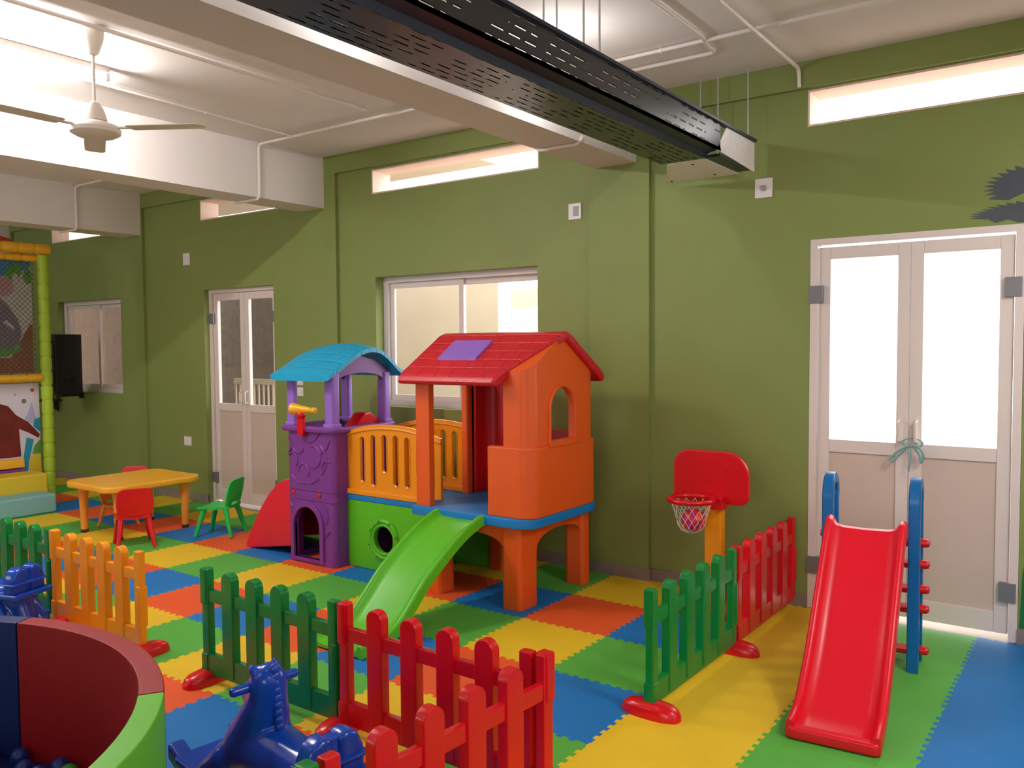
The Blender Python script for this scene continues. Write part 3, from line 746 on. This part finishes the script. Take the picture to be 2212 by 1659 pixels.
for k in range(n):
    for s in (-1, 1):
        pts = []
        for i in range(7):
            a = 2*PI*k/n + s*i*PI/n; r = [0.125, 0.112, 0.10, 0.09, 0.082, 0.06, 0.02][i]
            pts.append((-0.075 + r*math.cos(a), -0.19 + r*math.sin(a), 0.725 - [0, 0.04, 0.08, 0.115, 0.15, 0.18, 0.197][i]))
        b.tube(pts, 0.0017, 4)
obj('net', b, 'net_white', hoop)
o = obj('ball', MB().ball((0, 0, 0), 0.072, 4), 'patch_ball', None, loc=(-2.09, 4.81, 0.612))
tag(o, 'red and purple patchwork ball caught in the basketball net', 'ball')

# ------------------------------------------------------------------ kids' table and chairs
KT = thing('kids_table', 'yellow plastic kids table with lobed corners', 'table', (-7.385, 4.235, 0))
pts = []
for cx, cy, a in ((0.255, 0.32, 0), (-0.255, 0.32, 90), (-0.255, -0.32, 180), (0.255, -0.32, 270)): pts += arc(cx, cy, 0.155, a-22, a+112, 12)
obj('tabletop', MB().prism(pts, 'z', 0.43, 0.49, 0.018, 3), 'p_table', KT)
for sx in (-1, 1):
    for sy in (-1, 1):
        lg = obj('leg', MB().lathe([(0.031, 0.03), (0.035, 0.2), (0.041, 0.36), (0.056, 0.44)], (sx*0.295, sy*0.325, 0), 20), 'p_chairamber', KT)
        obj('foot', MB().lathe([(0.032, 0), (0.034, 0.03)], (sx*0.295, sy*0.325, 0), 16), 'p_brown', lg, 'brown foot cap')
def chair_parts(m):
    # faces +X; seat 0.27 high
    out = []
    b = MB(); rings = []
    for x, w, z in ((-0.145, 0.115, 0.272), (-0.12, 0.135, 0.268), (0.0, 0.145, 0.262), (0.10, 0.15, 0.268), (0.135, 0.145, 0.264), (0.15, 0.13, 0.252)):
        rings.append([(x, -w, z+0.008), (x, -w*0.6, z), (x, 0, z-0.003), (x, w*0.6, z), (x, w, z+0.008), (x, w, z-0.014), (x, 0, z-0.022), (x, -w, z-0.014)])
    out.append(('seat', b.loft(rings).mesh('seat', m)))
    w0 = [(-0.105, 0.26), (-0.135, 0.30), (-0.145, 0.37), (-0.14, 0.46), (-0.125, 0.50), (-0.09, 0.515)]
    pl = [(y, z) for y, z in w0] + [(-y, z) for y, z in w0[::-1]]
    q = bmesh.new(); fr = []; bk = []
    me = MB().prism(pl, 'x', -0.01, 0.01, 0.006).mesh('backrest', m)
    me = boolean(me, [MB().prism(arc(-0.05, 0.292, 0.014, 90, 270, 6) + arc(0.05, 0.292, 0.014, -90, 90, 6), 'x', -0.1, 0.1)])
    for v in me.vertices:
        z = v.co.z; v.co.x += -0.135 - (z-0.26)*0.22 + 0.9*v.co.y**2
    out.append(('backrest', me))
    for sx in (-1, 1):
        for sy in (-1, 1):
            out.append(('leg', MB().tube([(sx*0.10-0.01, sy*0.105, 0.258), (sx*0.155-0.01, sy*0.135, 0.06), (sx*0.17-0.01, sy*0.145, 0.005)], [0.026, 0.018, 0.016], 12).mesh('leg', m)))
    return out
CH = {c: chair_parts(c) for c in ('p_chairred', 'p_chairgreen', 'p_chairamber')}
def chair(label, c, loc, rz, sc=1.0):
    t = thing('kids_chair', label, 'chair', (loc[0], loc[1], 0.0015), math.radians(rz), 'small plastic chairs around the table')
    t.scale = (sc, sc, sc)
    for n, me in CH[c]: obj(n, me, None, t)
chair('red plastic kids chair with its back to the viewer in front of the yellow table', 'p_chairred', (-6.80, 3.885, 0), 155)
chair('green plastic kids chair standing apart to the right of the table', 'p_chairgreen', (-6.55, 4.56, 0), 207)
chair('red plastic kids chair on the far side of the table, only the backrest top showing', 'p_chairred', (-8.03, 4.60, 0), -35, 0.92)
chair('amber plastic kids chair under the left side of the yellow table', 'p_chairamber', (-7.66, 4.23, 0), 8, 0.8)

# ------------------------------------------------------------------ soft play frame at the left edge
SP = thing('soft_play_frame', 'soft play frame with padded green post, netting and printed panels at the left edge', 'play frame', (-9.66, 3.5, 0))
def pad(path, r, m, name):
    b = MB(); P = [Vector(p) for p in path]; n = max(2, int((P[1]-P[0]).length/0.16)); pts = []; rs = []
    for i in range(n):
        for t, q in ((0.02, 0.86), (0.12, 1), (0.88, 1), (0.98, 0.86)):
            pts.append(P[0].lerp(P[1], (i+t)/n)); rs.append(r*q)
    b.tube(pts, rs, 14); return objw(name, b, m, SP)
for y in (4.53, 2.5): 
    pad([(-9.62, y, 0.0), (-9.62, y, 2.72)], 0.058, 'foam_post', 'padded_post')
for x in (-9.62,):
    pad([(x, 2.45, 2.78), (x, 4.60, 2.78)], 0.06, 'foam_amber', 'padded_beam'); pad([(x, 2.55, 1.37), (x, 4.48, 1.37)], 0.045, 'foam_amber', 'padded_beam')
pad([(-9.68, 2.5, 2.68), (-9.68, 4.5, 2.68)], 0.04, 'foam_amber', 'padded_beam')
XP = -9.70
sy = lambda px: 4.055 + px/198.0
sz = lambda py: 1.351 + (820-py)/196.6
def print_(parent, name, pts, m, d, px=True):
    q = [(sy(u), sz(v)) for u, v in pts] if px else pts
    return MB().prism(q, 'x', XP, XP+d)
up_ = objw('printed_panel', MB().box(XP-0.02, XP, 2.55, sy(76), sz(806), sz(552)), 'print_pale', SP, 'upper printed panel')
def ell(cx, cy, rx, ry, n=28): return [(cx+rx*math.cos(2*PI*i/n), cy+ry*math.sin(2*PI*i/n)) for i in range(n)]
for nm, pts, m, d in (('sky_print', [(-280, 553), (75, 553), (75, 575), (60, 585), (30, 600), (-280, 592)], 'print_sky', 0.002),
                   ('ground_print', [(-280, 768), (30, 772), (70, 700), (75, 700), (75, 805), (-280, 805)], 'print_brown', 0.003),
                   ('rock_print', [(-40, 765), (-45, 700), (-20, 655), (5, 640), (25, 660), (45, 690), (52, 715), (48, 740), (30, 757), (0, 766)], 'print_grey', 0.005),
                   ('leaf_print', [(20, 592), (35, 575), (50, 570), (56, 590), (48, 606), (36, 612)], 'print_leaf', 0.004),
                   ('leaf_print', [(58, 600), (68, 572), (75, 590), (75, 612), (66, 615)], 'print_leaf', 0.004),
                   ('leaf_print', [(-60, 758), (40, 752), (52, 738), (46, 760), (20, 770), (-60, 772)], 'print_leaf', 0.007),
                   ('flower_print', ell(20, 622, 19, 21), 'print_pink', 0.006),
                   ('flower_print', [(36, 598), (44, 590), (50, 604), (46, 618), (38, 620)], 'print_pale', 0.006),
                   ('highlight_print', [(14, 697), (22, 692), (36, 706), (38, 716), (26, 706)], 'print_pale', 0.008)):
    sub(nm, print_(up_, nm, pts, m, d), m, up_, smooth=False)
lo_ = objw('printed_panel', MB().box(XP-0.02, XP, 2.55, sy(84), sz(1045), sz(828)), 'print_white', SP, 'lower printed panel')
for nm, pts, m, d in (('hill_print', [(-280, 985), (-280, 880), (0, 868), (20, 875), (35, 895), (60, 912), (83, 940), (80, 948), (60, 935), (40, 925), (43, 985)], 'print_rust', 0.003),
                   ('mountain_print', [(68, 868), (76, 905), (82, 925), (52, 905), (60, 892)], 'print_lilac', 0.002), ('mountain_print', [(72, 907), (84, 903), (84, 935), (70, 922)], 'print_teal', 0.004),
                   ('river_print', [(55, 945), (70, 950), (60, 990), (55, 1022), (44, 1022), (48, 985)], 'print_teal', 0.004), ('grass_print', [(70, 965), (84, 950), (84, 982), (66, 982)], 'print_leaf', 0.004),
                   ('sand_print', [(62, 985), (84, 982), (84, 1040), (56, 1040)], 'block_yellow', 0.003), ('dot_print', ell(70, 843, 4, 4, 12), 'print_red', 0.004), ('dot_print', ell(52, 866, 5, 5, 12), 'print_grey', 0.004), ('dot_print', ell(34, 851, 3, 3, 12), 'print_lilac', 0.004)):
    sub(nm, print_(lo_, nm, pts, m, d), m, lo_, smooth=False)
objw('entrance_bar', MB().box(-9.68, -9.62, 2.6, sy(43), sz(1007), sz(988), 0.01), 'foam_amber', SP)
objw('entrance_cushion', MB().box(-9.68, -9.60, 2.6, sy(45), sz(1045), sz(1009), 0.02), 'p_purple', SP)
b = MB(); y0, y1, z0, z1 = 2.55, sy(78), sz(806), sz(552)
s = 0.055; k = y0 - (z1-z0)
while k < y1:
    for sg in (1, -1):
        a0 = Vector((0, k, z0)) if sg > 0 else Vector((0, k, z1)); 
        ta, tb = max(0, y0-k), min(z1-z0, y1-k)
        if tb > ta: b.tube([(XP+0.035, k+ta, (z0+ta) if sg > 0 else (z1-ta)), (XP+0.035, k+tb, (z0+tb) if sg > 0 else (z1-tb))], 0.0022, 4)
    k += s
objw('safety_net', b, 'net_dark', SP, wn=False)
objw('roof_flap', MB().prism([(2.5, 2.80), (4.38, 2.80), (4.30, 2.90), (4.1, 2.945), (2.5, 3.0)], 'x', -9.9, -9.87), 'print_red', SP, 'red roof flap', smooth=False)
o = obj('foam_block', MB().box(-0.17, 0.17, -0.95, 0.95, 0, 0.37, 0.02, 3), 'block_yellow', None, loc=(-9.375, 3.365, 0)); tag(o, 'long yellow foam block in front of the soft play frame', 'foam block', 'foam step blocks')
o = obj('foam_block', MB().box(-0.165, 0.165, -0.95, 0.95, 0, 0.195, 0.025, 3), 'block_teal', None, loc=(-9.032, 3.29, 0)); tag(o, 'low pale teal foam block in front of the yellow block', 'foam block', 'foam step blocks')
# ------------------------------------------------------------------ corner by the far window
SH = thing('wall_shelf', 'small dark wooden wall shelf under the potted plant', 'shelf', (-11.2, 5.42, 1.03))
obj('board', MB().box(-0.16, 0.10, -0.26, 0.0, -0.02, 0.0, 0.004), 'dark_wood', SH); obj('bracket', MB().prism([(-0.2, -0.02), (0.0, -0.02), (0.0, -0.16)], 'x', -0.03, -0.005), 'dark_wood', SH, smooth=False)
SK = thing('loudspeaker', 'black loudspeaker mounted on the wall in front of the far window', 'loudspeaker', (-10.45, 5.11, 1.06))
obj('body', MB().box(-0.20, 0.17, -0.16, 0.16, 0.08, 0.80, 0.01), 'speaker_black', SK)
obj('grille', MB().box(-0.18, 0.15, -0.172, -0.158, 0.11, 0.72, 0.006), 'speaker_cone', SK)
obj('wall_bracket', MB().box(-0.17, -0.13, 0.05, 0.30, 0.03, 0.085, 0.004).box(-0.20, -0.10, 0.29, 0.307, 0.0, 0.07, 0.003), 'speaker_black', SK)
obj('knob', MB().ball((0.185, 0.05, 0.25), 0.022, 2), 'speaker_black', SK)
PP = thing('potted_plant', 'small leafy green plant in a dark red pot on a wall shelf', 'plant', (-11.2, 5.29, 1.03))
obj('pot', MB().lathe([(0.06, 0), (0.08, 0.10), (0.085, 0.11), (0.07, 0.11)], (0, 0, 0), 20), 'pot_red', PP)
b = MB()
for i in range(46):
    a, e = random.uniform(0, 2*PI), random.uniform(0.1, 1.4); r = random.uniform(0.05, 0.13)
    c = Vector((r*math.cos(a)*math.cos(e)*0.9, r*math.sin(a)*math.cos(e)*0.9, 0.17 + r*math.sin(e)*1.1))
    b.ball(c, 0.03, 1, (1, 0.7, 0.25), Matrix.Rotation(a, 4, 'Z') @ Matrix.Rotation(-e*0.7, 4, 'Y'))
obj('foliage', b, 'plant_green', PP)

# ------------------------------------------------------------------ ball pit
BPC, BRO, BRI, BHT = (-3.175, 0.482), 1.235, 1.155, 0.58
BP = thing('ball_pit', 'round foam ball pit with blue, red and green wall segments', 'ball pit', (BPC[0], BPC[1], 0))
bounds = [112.5, 56.5, 2.5, -51.5, -105.5, -159.5, -213.5, -247.5]
for i, c in enumerate(('v_red', 'v_green', 'v_blue', 'v_red', 'v_green', 'v_green', 'v_blue')):
    a0, a1 = bounds[i]-0.15, bounds[i+1]+0.15
    if i == 6: a0, a1 = bounds[6]-0.15, -247.5+0.15
    n = 40
    pts = arc(0, 0, BRO, a0, a1, n) + arc(0, 0, BRI, a1, a0, n)
    obj('wall_segment', MB().prism(pts, 'z', 0, BHT, 0.006), c, BP, {'v_red': 'red', 'v_green': 'lime green', 'v_blue': 'dark blue'}[c] + ' wall segment')
obj('base_mat', MB().prism(arc(0, 0, BRI-0.002, 0, 360, 64)[:-1], 'z', 0.001, 0.012), 'v_blue', BP)
bm_ = {c: MB().ball((0, 0, 0), 0.035, 3).mesh('ball', c) for c in ('ball_green', 'ball_blue')}
i = 0; placed = []
while i < 60:
    a = math.radians(random.uniform(75, 165)); r = random.uniform(0.75, BRI-0.045)
    p = (BPC[0]+r*math.cos(a), BPC[1]+r*math.sin(a))
    if any(math.hypot(p[0]-q[0], p[1]-q[1]) < 0.075 for q in placed): continue
    placed.append(p); c = 'ball_green' if random.random() < 0.5 else 'ball_blue'
    o = obj('pit_ball', bm_[c], None, None, loc=(p[0], p[1], 0.05), wn=False)
    tag(o, ('green' if c == 'ball_green' else 'dark blue') + ' plastic ball lying in the ball pit', 'ball', ('green' if c == 'ball_green' else 'dark blue') + ' balls in the ball pit'); i += 1

# ------------------------------------------------------------------ rocking horses
def capsule(b, p0, p1, r0, r1, sx=1.0):
    P0, P1 = Vector(p0), Vector(p1)
    pts = [P0.lerp(P1, t) for t in (0, 0.25, 0.5, 0.75, 1)]
    b.tube(pts, [r0+(r1-r0)*t for t in (0, 0.25, 0.5, 0.75, 1)], 20)
    b.ball(p0, r0*0.99, 3); b.ball(p1, r1*0.99, 3)
def horse_parts():
    b = MB()
    # torso, chest, neck and head (faces +X)
    capsule(b, (-0.30, 0, 0.24), (0.10, 0, 0.24), 0.095, 0.115)
    capsule(b, (0.09, 0, 0.24), (0.02, 0, 0.40), 0.125, 0.08)
    capsule(b, (0.02, 0, 0.38), (0.0, 0, 0.50), 0.078, 0.064)
    capsule(b, (0.0, 0, 0.505), (0.10, 0, 0.435), 0.062, 0.045)
    b.ball((0.11, 0, 0.425), 0.047, 3, (1, 0.95, 0.95))
    capsule(b, (0.12, 0, 0.20), (0.30, 0, 0.12), 0.10, 0.07)
    capsule(b, (-0.30, 0, 0.22), (-0.36, 0, 0.10), 0.085, 0.07)
    for s in (-1, 1):
        b.ball((0.035, s*0.045, 0.545), 0.02, 2, (0.8, 1, 1))
        capsule(b, (0.14, s*0.10, 0.20), (0.30, s*0.12, 0.08), 0.055, 0.05)
        capsule(b, (-0.26, s*0.09, 0.22), (-0.36, s*0.12, 0.08), 0.055, 0.05)
    body = remesh_union(b, 0.011, 'p_navy', 'body')
    m = MB()
    for i in range(9):
        t = i/8; x = -0.050 - 0.03*t; z = 0.55 - 0.20*t
        m.ball((x+0.012, 0, z), 0.02, 2, (0.9, 0.9, 1.25))
    out = [('body', body), ('mane', m.mesh('mane', 'p_navy'))]
    s_ = MB()
    s_.prism(rrect(-0.13, 0.13, 0.295, 0.325, 0.01), 'x', -0.455, -0.27, 0.01)
    for s in (-1, 1): s_.prism([(s*0.012, 0.31), (s*0.115, 0.31), (s*0.112, 0.40), (s*0.09, 0.455), (s*0.05, 0.47), (s*0.012, 0.462)], 'x', -0.42, -0.335, 0.022, 3)
    s_.box(-0.405, -0.342, -0.07, 0.07, 0.31, 0.458, 0.022); s_.box(-0.435, -0.33, -0.122, 0.122, 0.372, 0.384, 0.005)
    bmesh.ops.translate(s_.bm, vec=(0, 0, -0.035), verts=s_.bm.verts)
    out.append(('seat_back', s_.mesh('seat_back', 'p_navy')))
    h = MB(); h.tube([(0.03, -0.132, 0.485), (0.03, -0.122, 0.485), (0.03, 0.122, 0.485), (0.03, 0.132, 0.485)], [0.013, 0.017, 0.017, 0.013], 14)
    out.append(('handle_bar', h.mesh('handle_bar', 'p_navy')))
    for s in (-1, 1):
        lo = [(x, 0.10*(x/0.5)**2*1.0) for x in [-0.40+0.05*i for i in range(19)]]
        hi = [(x, z+0.075-0.02*abs(x)) for x, z in lo[::-1]]
        out.append(('rocker', MB().prism(lo+hi, 'y', s*0.125-0.035, s*0.125+0.035, 0.015, 3).mesh('rocker', 'p_navy')))
    out.append(('foot_rest', MB().prism(rrect(0.27, 0.44, -0.17, 0.17, 0.04), 'z', 0.105, 0.135, 0.01).mesh('foot_rest', 'p_navy')))
    return out
HP = horse_parts()
def horse(label, loc, rz):
    t = thing('rocking_horse', label, 'rocking horse', (loc[0], loc[1], 0.0015), math.radians(rz), 'blue plastic rocking horses')
    for n, me in HP: obj(n, me, None, t, wn=(n not in ('body',)))
horse('blue plastic rocking horse in the foreground inside the red picket fence corner', (-2.44, 1.885, 0), 172)
horse('blue plastic rocking horse at the left edge, mostly its seat back showing', (-5.50, 2.14, 0), 198)

# ------------------------------------------------------------------ ceiling: tray, pipes, fan, lights
CT = thing('hanging_cable_tray', 'long black perforated cable tray hanging below the ceiling', 'cable tray', (-2.1, 2.0, 2.79))
L0, L1 = -6.2, 2.74    # along y, relative
XL_ = -0.175
obj('bottom_plate', MB().box(XL_, 0.105, L0, L1, 0.0, 0.003), 'tray_black', CT, smooth=False)
obj('side_plate', MB().box(0.197, 0.20, L0, L1, 0.03, 0.20), 'tray_black', CT, smooth=False)
obj('side_plate', MB().box(XL_, XL_+0.003, L0, L1, 0.003, 0.20), 'tray_black', CT, smooth=False)
obj('corner_channel', MB().prism([(0.105, 0.0), (0.12, 0.03), (0.19, 0.045), (0.197, 0.03), (0.20, 0.03), (0.20, 0.05), (0.11, 0.04), (0.10, 0.003)], 'y', L0, L1+0.01), 'tray_navy', CT, smooth=False)
obj('top_flange', MB().box(0.18, 0.215, L0, 3.31, 0.188, 0.203), 'tray_navy', CT, smooth=False)
ep = obj('end_plate', MB().prism([(-0.14, L1), (0.10, L1), (0.10, 3.31), (-0.41, 3.31)], 'z', 0.0, 0.004), 'tray_end', CT, 'white end plate of the tray', smooth=False)
obj('end_plate', MB().prism([(L1-0.05, 0.03), (3.31, 0.0), (3.31, 0.185), (L1+0.1, 0.185)], 'x', 0.195, 0.20), 'tray_end', CT, 'white end plate of the tray', smooth=False)
obj('corner_channel', MB().box(0.10, 0.195, L1+0.01, 3.26, 0.004, 0.02), 'tray_navy', CT, smooth=False)
b = MB()
for x, y in ((-0.35, 3.26), (-0.03, 3.22), (-0.02, 2.85)): b.lathe([(0.008, -0.004), (0.008, 0.0)], (x, y, 0), 10)
obj('screw', b, 'speaker_black', ep, smooth=False)
for i, (x, y) in enumerate(((-1.93, 2.92), (-1.93, 3.24), (-1.93, 3.38), (-1.93, 5.27), (-2.13, 5.27), (-2.25, 5.27), (-2.3, 2.92), (-2.3, 3.6))):
    z0 = 2.98 if x > -2.0 else 2.8
    o = obj('hanger_rod', MB().tube([(0, 0, z0), (0, 0, CEIL+0.01)], 0.005, 8), 'rod_metal', None, loc=(x, y, 0))
    tag(o, ['thin hanger rod of the cable tray nearest the top edge of the view', 'thin hanger rod of the cable tray, second from the viewer', 'thin hanger rod of the cable tray just above its middle',
        'rightmost of three thin hanger rods at the wall end of the cable tray', 'middle of three thin hanger rods at the wall end of the cable tray', 'leftmost of three thin hanger rods at the wall end of the cable tray',
        'thin hanger rod behind the cable tray near the viewer', 'thin hanger rod behind the cable tray at mid length'][i], 'hanger rod', 'cable tray hanger rods')
def conduit(pts, label, r=0.0125):
    rp = []
    P = [Vector(p) for p in pts]
    for i, p in enumerate(P):
        if 0 < i < len(P)-1:
            a, c = (P[i-1]-p).normalized(), (P[i+1]-p).normalized(); d = 0.05
            for t in (0, 0.25, 0.5, 0.75, 1):
                q0, q1 = p+a*d, p+c*d
                rp.append((1-t)**2*q0 + 2*t*(1-t)*p + t*t*q1)
        else: rp.append(p)
    o0 = P[0]
    t = thing('ceiling_conduit', label, 'conduit pipe', tuple(o0), 0, 'white plastic conduit pipes')
    obj('pipe', MB().tube([q-o0 for q in rp], r, 10), 'pvc_pipe', t)
    for i in range(len(P)-1):
        v = P[i+1]-P[i]; L = v.length
        if L < 0.5: continue
        dirn = v.normalized()
        for k in range(max(1, int(L/0.7))):
            c = P[i] + dirn*(0.25 + k*0.7) - o0
            b = MB(); b.tube([c-dirn*0.009, c+dirn*0.009], r*1.35, 10)
            if len([x for x in t.children]) < 5: obj('clip', b, 'pvc_pipe', t)
ZC = CEIL-0.019
conduit([(-4.515, -3.0, ZC), (-4.515, 4.46, ZC)], 'white conduit along the ceiling past the fan')
conduit([(-3.11, 4.65, ZC), (-6.008, 4.65, ZC), (-6.007, 4.65, 2.967), (-6.37, 4.65, 2.967), (-6.372, 4.65, ZC), (-9.098, 4.65, ZC), (-9.097, 4.65, 2.967), (-9.46, 4.65, 2.967)], 'white conduit crossing the far bays and wrapping down around both far beams')
conduit([(-2.775, 4.62, 2.985), (-2.78, 4.62, 2.967), (-3.12, 4.62, 2.967), (-3.135, 4.62, 3.05)], 'short white conduit bent around the underside of the nearest beam', 0.011)
conduit([(0.13, 4.62, ZC), (-2.76, 4.62, ZC)], 'white conduit across the ceiling right of the cable tray')
conduit([(-1.935, -3.0, ZC-0.0), (-1.935, 4.56, ZC), (-1.97, 4.70, ZC), (-1.97, 4.845, ZC), (-2.76, 4.845, ZC)], 'white conduit bending left on the ceiling above the tray end')
conduit([(-1.64, -3.0, ZC-0.026), (-1.64, 5.365, ZC-0.026), (-1.64, 5.372, 3.29)], 'white conduit running to the green wall and dropping to the high opening')
conduit([(-5.45, 2.85, ZC), (-5.56, 4.63, ZC)], 'thin conduit from the tube light toward the far beam', 0.008)
b = MB()
FN = thing('ceiling_fan', 'white ceiling fan on a long rod', 'fan', (-4.60, 2.47, 2.86))
obj('ceiling_cup', MB().lathe([(0.018, 0.445), (0.03, 0.455), (0.055, 0.53), (0.06, 0.585), (0.05, 0.59)], (0, 0, 0), 28), 'fan_white', FN)
obj('rod', MB().tube([(0, 0, 0.15), (0, 0, 0.46)], 0.0085, 12), 'fan_white', FN)
obj('lower_cup', MB().lathe([(0.062, 0.088), (0.06, 0.11), (0.045, 0.155), (0.026, 0.185), (0.012, 0.195)], (0, 0, 0), 28), 'fan_white', FN)
obj('motor', MB().lathe([(0.05, 0.0), (0.10, 0.004), (0.128, 0.02), (0.132, 0.04), (0.118, 0.062), (0.08, 0.075), (0.055, 0.09)], (0, 0, 0), 40), 'fan_white', FN)
for k in range(3):
    a = math.radians(152 + 120*k); mt = Matrix.Rotation(a, 4, 'Z') @ Matrix.Rotation(math.radians(2), 4, 'X')
    q = MB().prism(rrect(0.19, 0.62, -0.055, 0.06, [0.045, 0.02, 0.02, 0.045]), 'z', -0.002, 0.002); q.box(0.10, 0.24, -0.014, 0.014, -0.004, 0.004)
    bmesh.ops.transform(q.bm, matrix=Matrix.Translation((0, 0, 0.047)) @ mt, verts=q.bm.verts)
    obj('blade', q, 'fan_white', FN)
def tube_light(label, x, y, z, L=1.2):
    t = thing('tube_light', label, 'lamp', (x, y, z))
    obj('housing', MB().box(-0.022, 0.022, -L/2-0.02, L/2+0.02, 0.028, 0.065, 0.004), 'pvc_pipe', t)
    for s in (-1, 1): obj('lamp_holder', MB().box(-0.014, 0.014, s*(L/2+0.01)-0.012, s*(L/2+0.01)+0.012, -0.018, 0.03), 'pvc_pipe', t)
    obj('lamp_tube', MB().tube([(0, -L/2, 0), (0, L/2, 0)], 0.0135, 14), 'tube_glow', t)
tube_light('bright ceiling tube light beside the fan at the left edge', -5.17, 2.25, 3.385)

# ------------------------------------------------------------------ wall fixtures
def plate(name, label, cat, x, z, w, h, kind, y=W):
    t = thing(name, label, cat, (x, y, z))
    obj('face_plate', MB().box(-w/2, w/2, -0.012, 0.002, -h/2, h/2, 0.004), 'plate_white', t)
    if kind == 'knob': obj('dial', MB().lathe([(0.02, 0), (0.018, 0.012), (0.012, 0.014)], (0, -0.012, 0), 18, Matrix.Rotation(PI/2, 4, 'X')), 'plate_grey', t)
    elif kind == 'grid': obj('cover', MB().box(-w*0.12, w*0.3, -0.016, -0.01, -h*0.3, h*0.3, 0.002), 'plate_grey', t)
    else:
        for s in (-1, 1): obj('rocker_switch', MB().box(s*w*0.2-w*0.14, s*w*0.2+w*0.14, -0.017, -0.01, -h*0.3, h*0.3, 0.002), 'plate_white', t)
plate('wall_plate', 'white wall plate with a small dial right of the cable tray end', 'switch', -1.875, 2.70, 0.115, 0.125, 'knob')
plate('wall_plate', 'white wall plate with a grey cover between the window and the column', 'switch', -3.305, 2.69, 0.11, 0.12, 'grid')
plate('wall_plate', 'small white plate high on the wall left of the far door', 'switch', -8.27, 2.655, 0.12, 0.13, 'rocker')
plate('wall_socket', 'white socket low on the wall left of the far door', 'socket', -8.33, 0.655, 0.13, 0.10, 'rocker')
plate('light_switch', 'upper of two white switches seen through the purple tower', 'switch', -6.41, 1.355, 0.13, 0.075, 'rocker', W)
plate('light_switch', 'lower of two white switches seen through the purple tower', 'switch', -6.41, 1.255, 0.13, 0.085, 'rocker', W)
plate('wall_plate', 'small white plate on the wall right of the soft play post', 'switch', -11.40, 2.64, 0.12, 0.14, 'rocker')
# painted leaves on the wall above and beside the glazed door
b = MB(); fol = []
def leafblob(pts): b.prism(pts, 'y', W-0.003, W)
def frond(cx, cz, rx, rz, a0, a1, n):
    p = []
    for i in range(n*2+1):
        a = math.radians(a0+(a1-a0)*i/(n*2)); k = 1.0 if i % 2 == 0 else 0.80
        p.append((cx+rx*k*math.cos(a), cz+rz*k*math.sin(a)))
    return p
leafblob(frond(-0.34, 2.55, 0.285, 0.13, 85, 205, 11) + [(-0.50, 2.48), (-0.42, 2.515), (-0.33, 2.49), (-0.2, 2.5), (-0.2, 2.68)])
leafblob(frond(-0.36, 2.40, 0.33, 0.075, 60, 185, 13) + [(-0.60, 2.385), (-0.56, 2.36), (-0.5, 2.375), (-0.45, 2.352), (-0.2, 2.352), (-0.2, 2.45)])
o = obj('tree_mural', b, 'mural_ink', None, smooth=False); tag(o, 'dark painted tree foliage on the green wall above the glazed door', 'mural')
o = obj('grass_mural', MB().prism([(-0.405, 0.09), (-0.2, 0.09), (-0.2, 0.62), (-0.3, 0.6), (-0.37, 0.55), (-0.395, 0.4)], 'y', W-0.003, W), 'mural_green', None, smooth=False)
tag(o, 'dark green painted patch on the wall at the right edge beside the door', 'mural')
# cord tied round the door handles
b = MB()
def cord(pts, r=0.006): b.tube(spl([tuple(p) for p in pts], 4), r, 8)
yc = 5.385
b.torus((-0.965, yc+0.01, 1.10), 0.055, 0.006, 28, 8, Matrix.Rotation(PI/2, 4, 'X') @ Matrix.Scale(0.5, 4, (0, 1, 0)))
cord([(-0.96, yc, 1.09), (-1.0, yc-0.01, 1.075), (-1.06, yc, 1.03), (-1.085, yc, 0.995), (-1.07, yc, 0.98), (-1.04, yc, 1.02), (-0.985, yc-0.01, 1.075)])
cord([(-0.96, yc, 1.09), (-0.92, yc-0.01, 1.07), (-0.90, yc, 1.02), (-0.915, yc, 0.985), (-0.925, yc, 1.03), (-0.95, yc-0.01, 1.075)])
cord([(-0.975, yc, 1.09), (-0.97, yc-0.005, 1.02), (-0.98, yc, 0.93)], 0.004)
o = obj('cord', b, 'rope_teal', None); tag(o, 'pale teal cord tied in a bow round the glazed door handles', 'cord')

# ------------------------------------------------------------------ light
w = bpy.data.worlds.new('world'); SC.world = w; w.use_nodes = True
w.node_tree.nodes['Background'].inputs[0].default_value = (1.0, 0.99, 0.98, 1); w.node_tree.nodes['Background'].inputs[1].default_value = 4.0
def lamp(name, loc, watts, col=(1, 0.99, 0.98), r=0.06):
    l = bpy.data.lights.new(name, 'POINT'); l.energy = watts; l.color = col; l.shadow_soft_size = r
    o = bpy.data.objects.new(name, l); COL.objects.link(o); o.location = loc; return o
for x, y, p in ((0.95, 2.9, 85), (0.95, -0.6, 18), (-4.6, -1.6, 15), (-7.8, 0.7, 45), (-11.2, 1.6, 30)): lamp('unseen_lamp', (x, y, 3.05), p, r=0.32)  # unseen point lights added around the room as fill, strongest from the right
for y in (1.2, 2.6, 4.0): lamp('unseen_lamp', (-2.5, y, 3.17), 4, r=0.03)  # unseen lights added above the tray to brighten beam face and slots
vs = SC.view_settings
SC.display_settings.display_device = 'sRGB'
vs.view_transform = 'Standard'; vs.look = 'None'; vs.gamma = 1.0; vs.exposure = 0.66; vs.use_curve_mapping = False
SC.cycles.max_bounces = 8; SC.cycles.diffuse_bounces = 5; SC.cycles.transparent_max_bounces = 16
SC.cycles.sample_clamp_indirect = 6.0
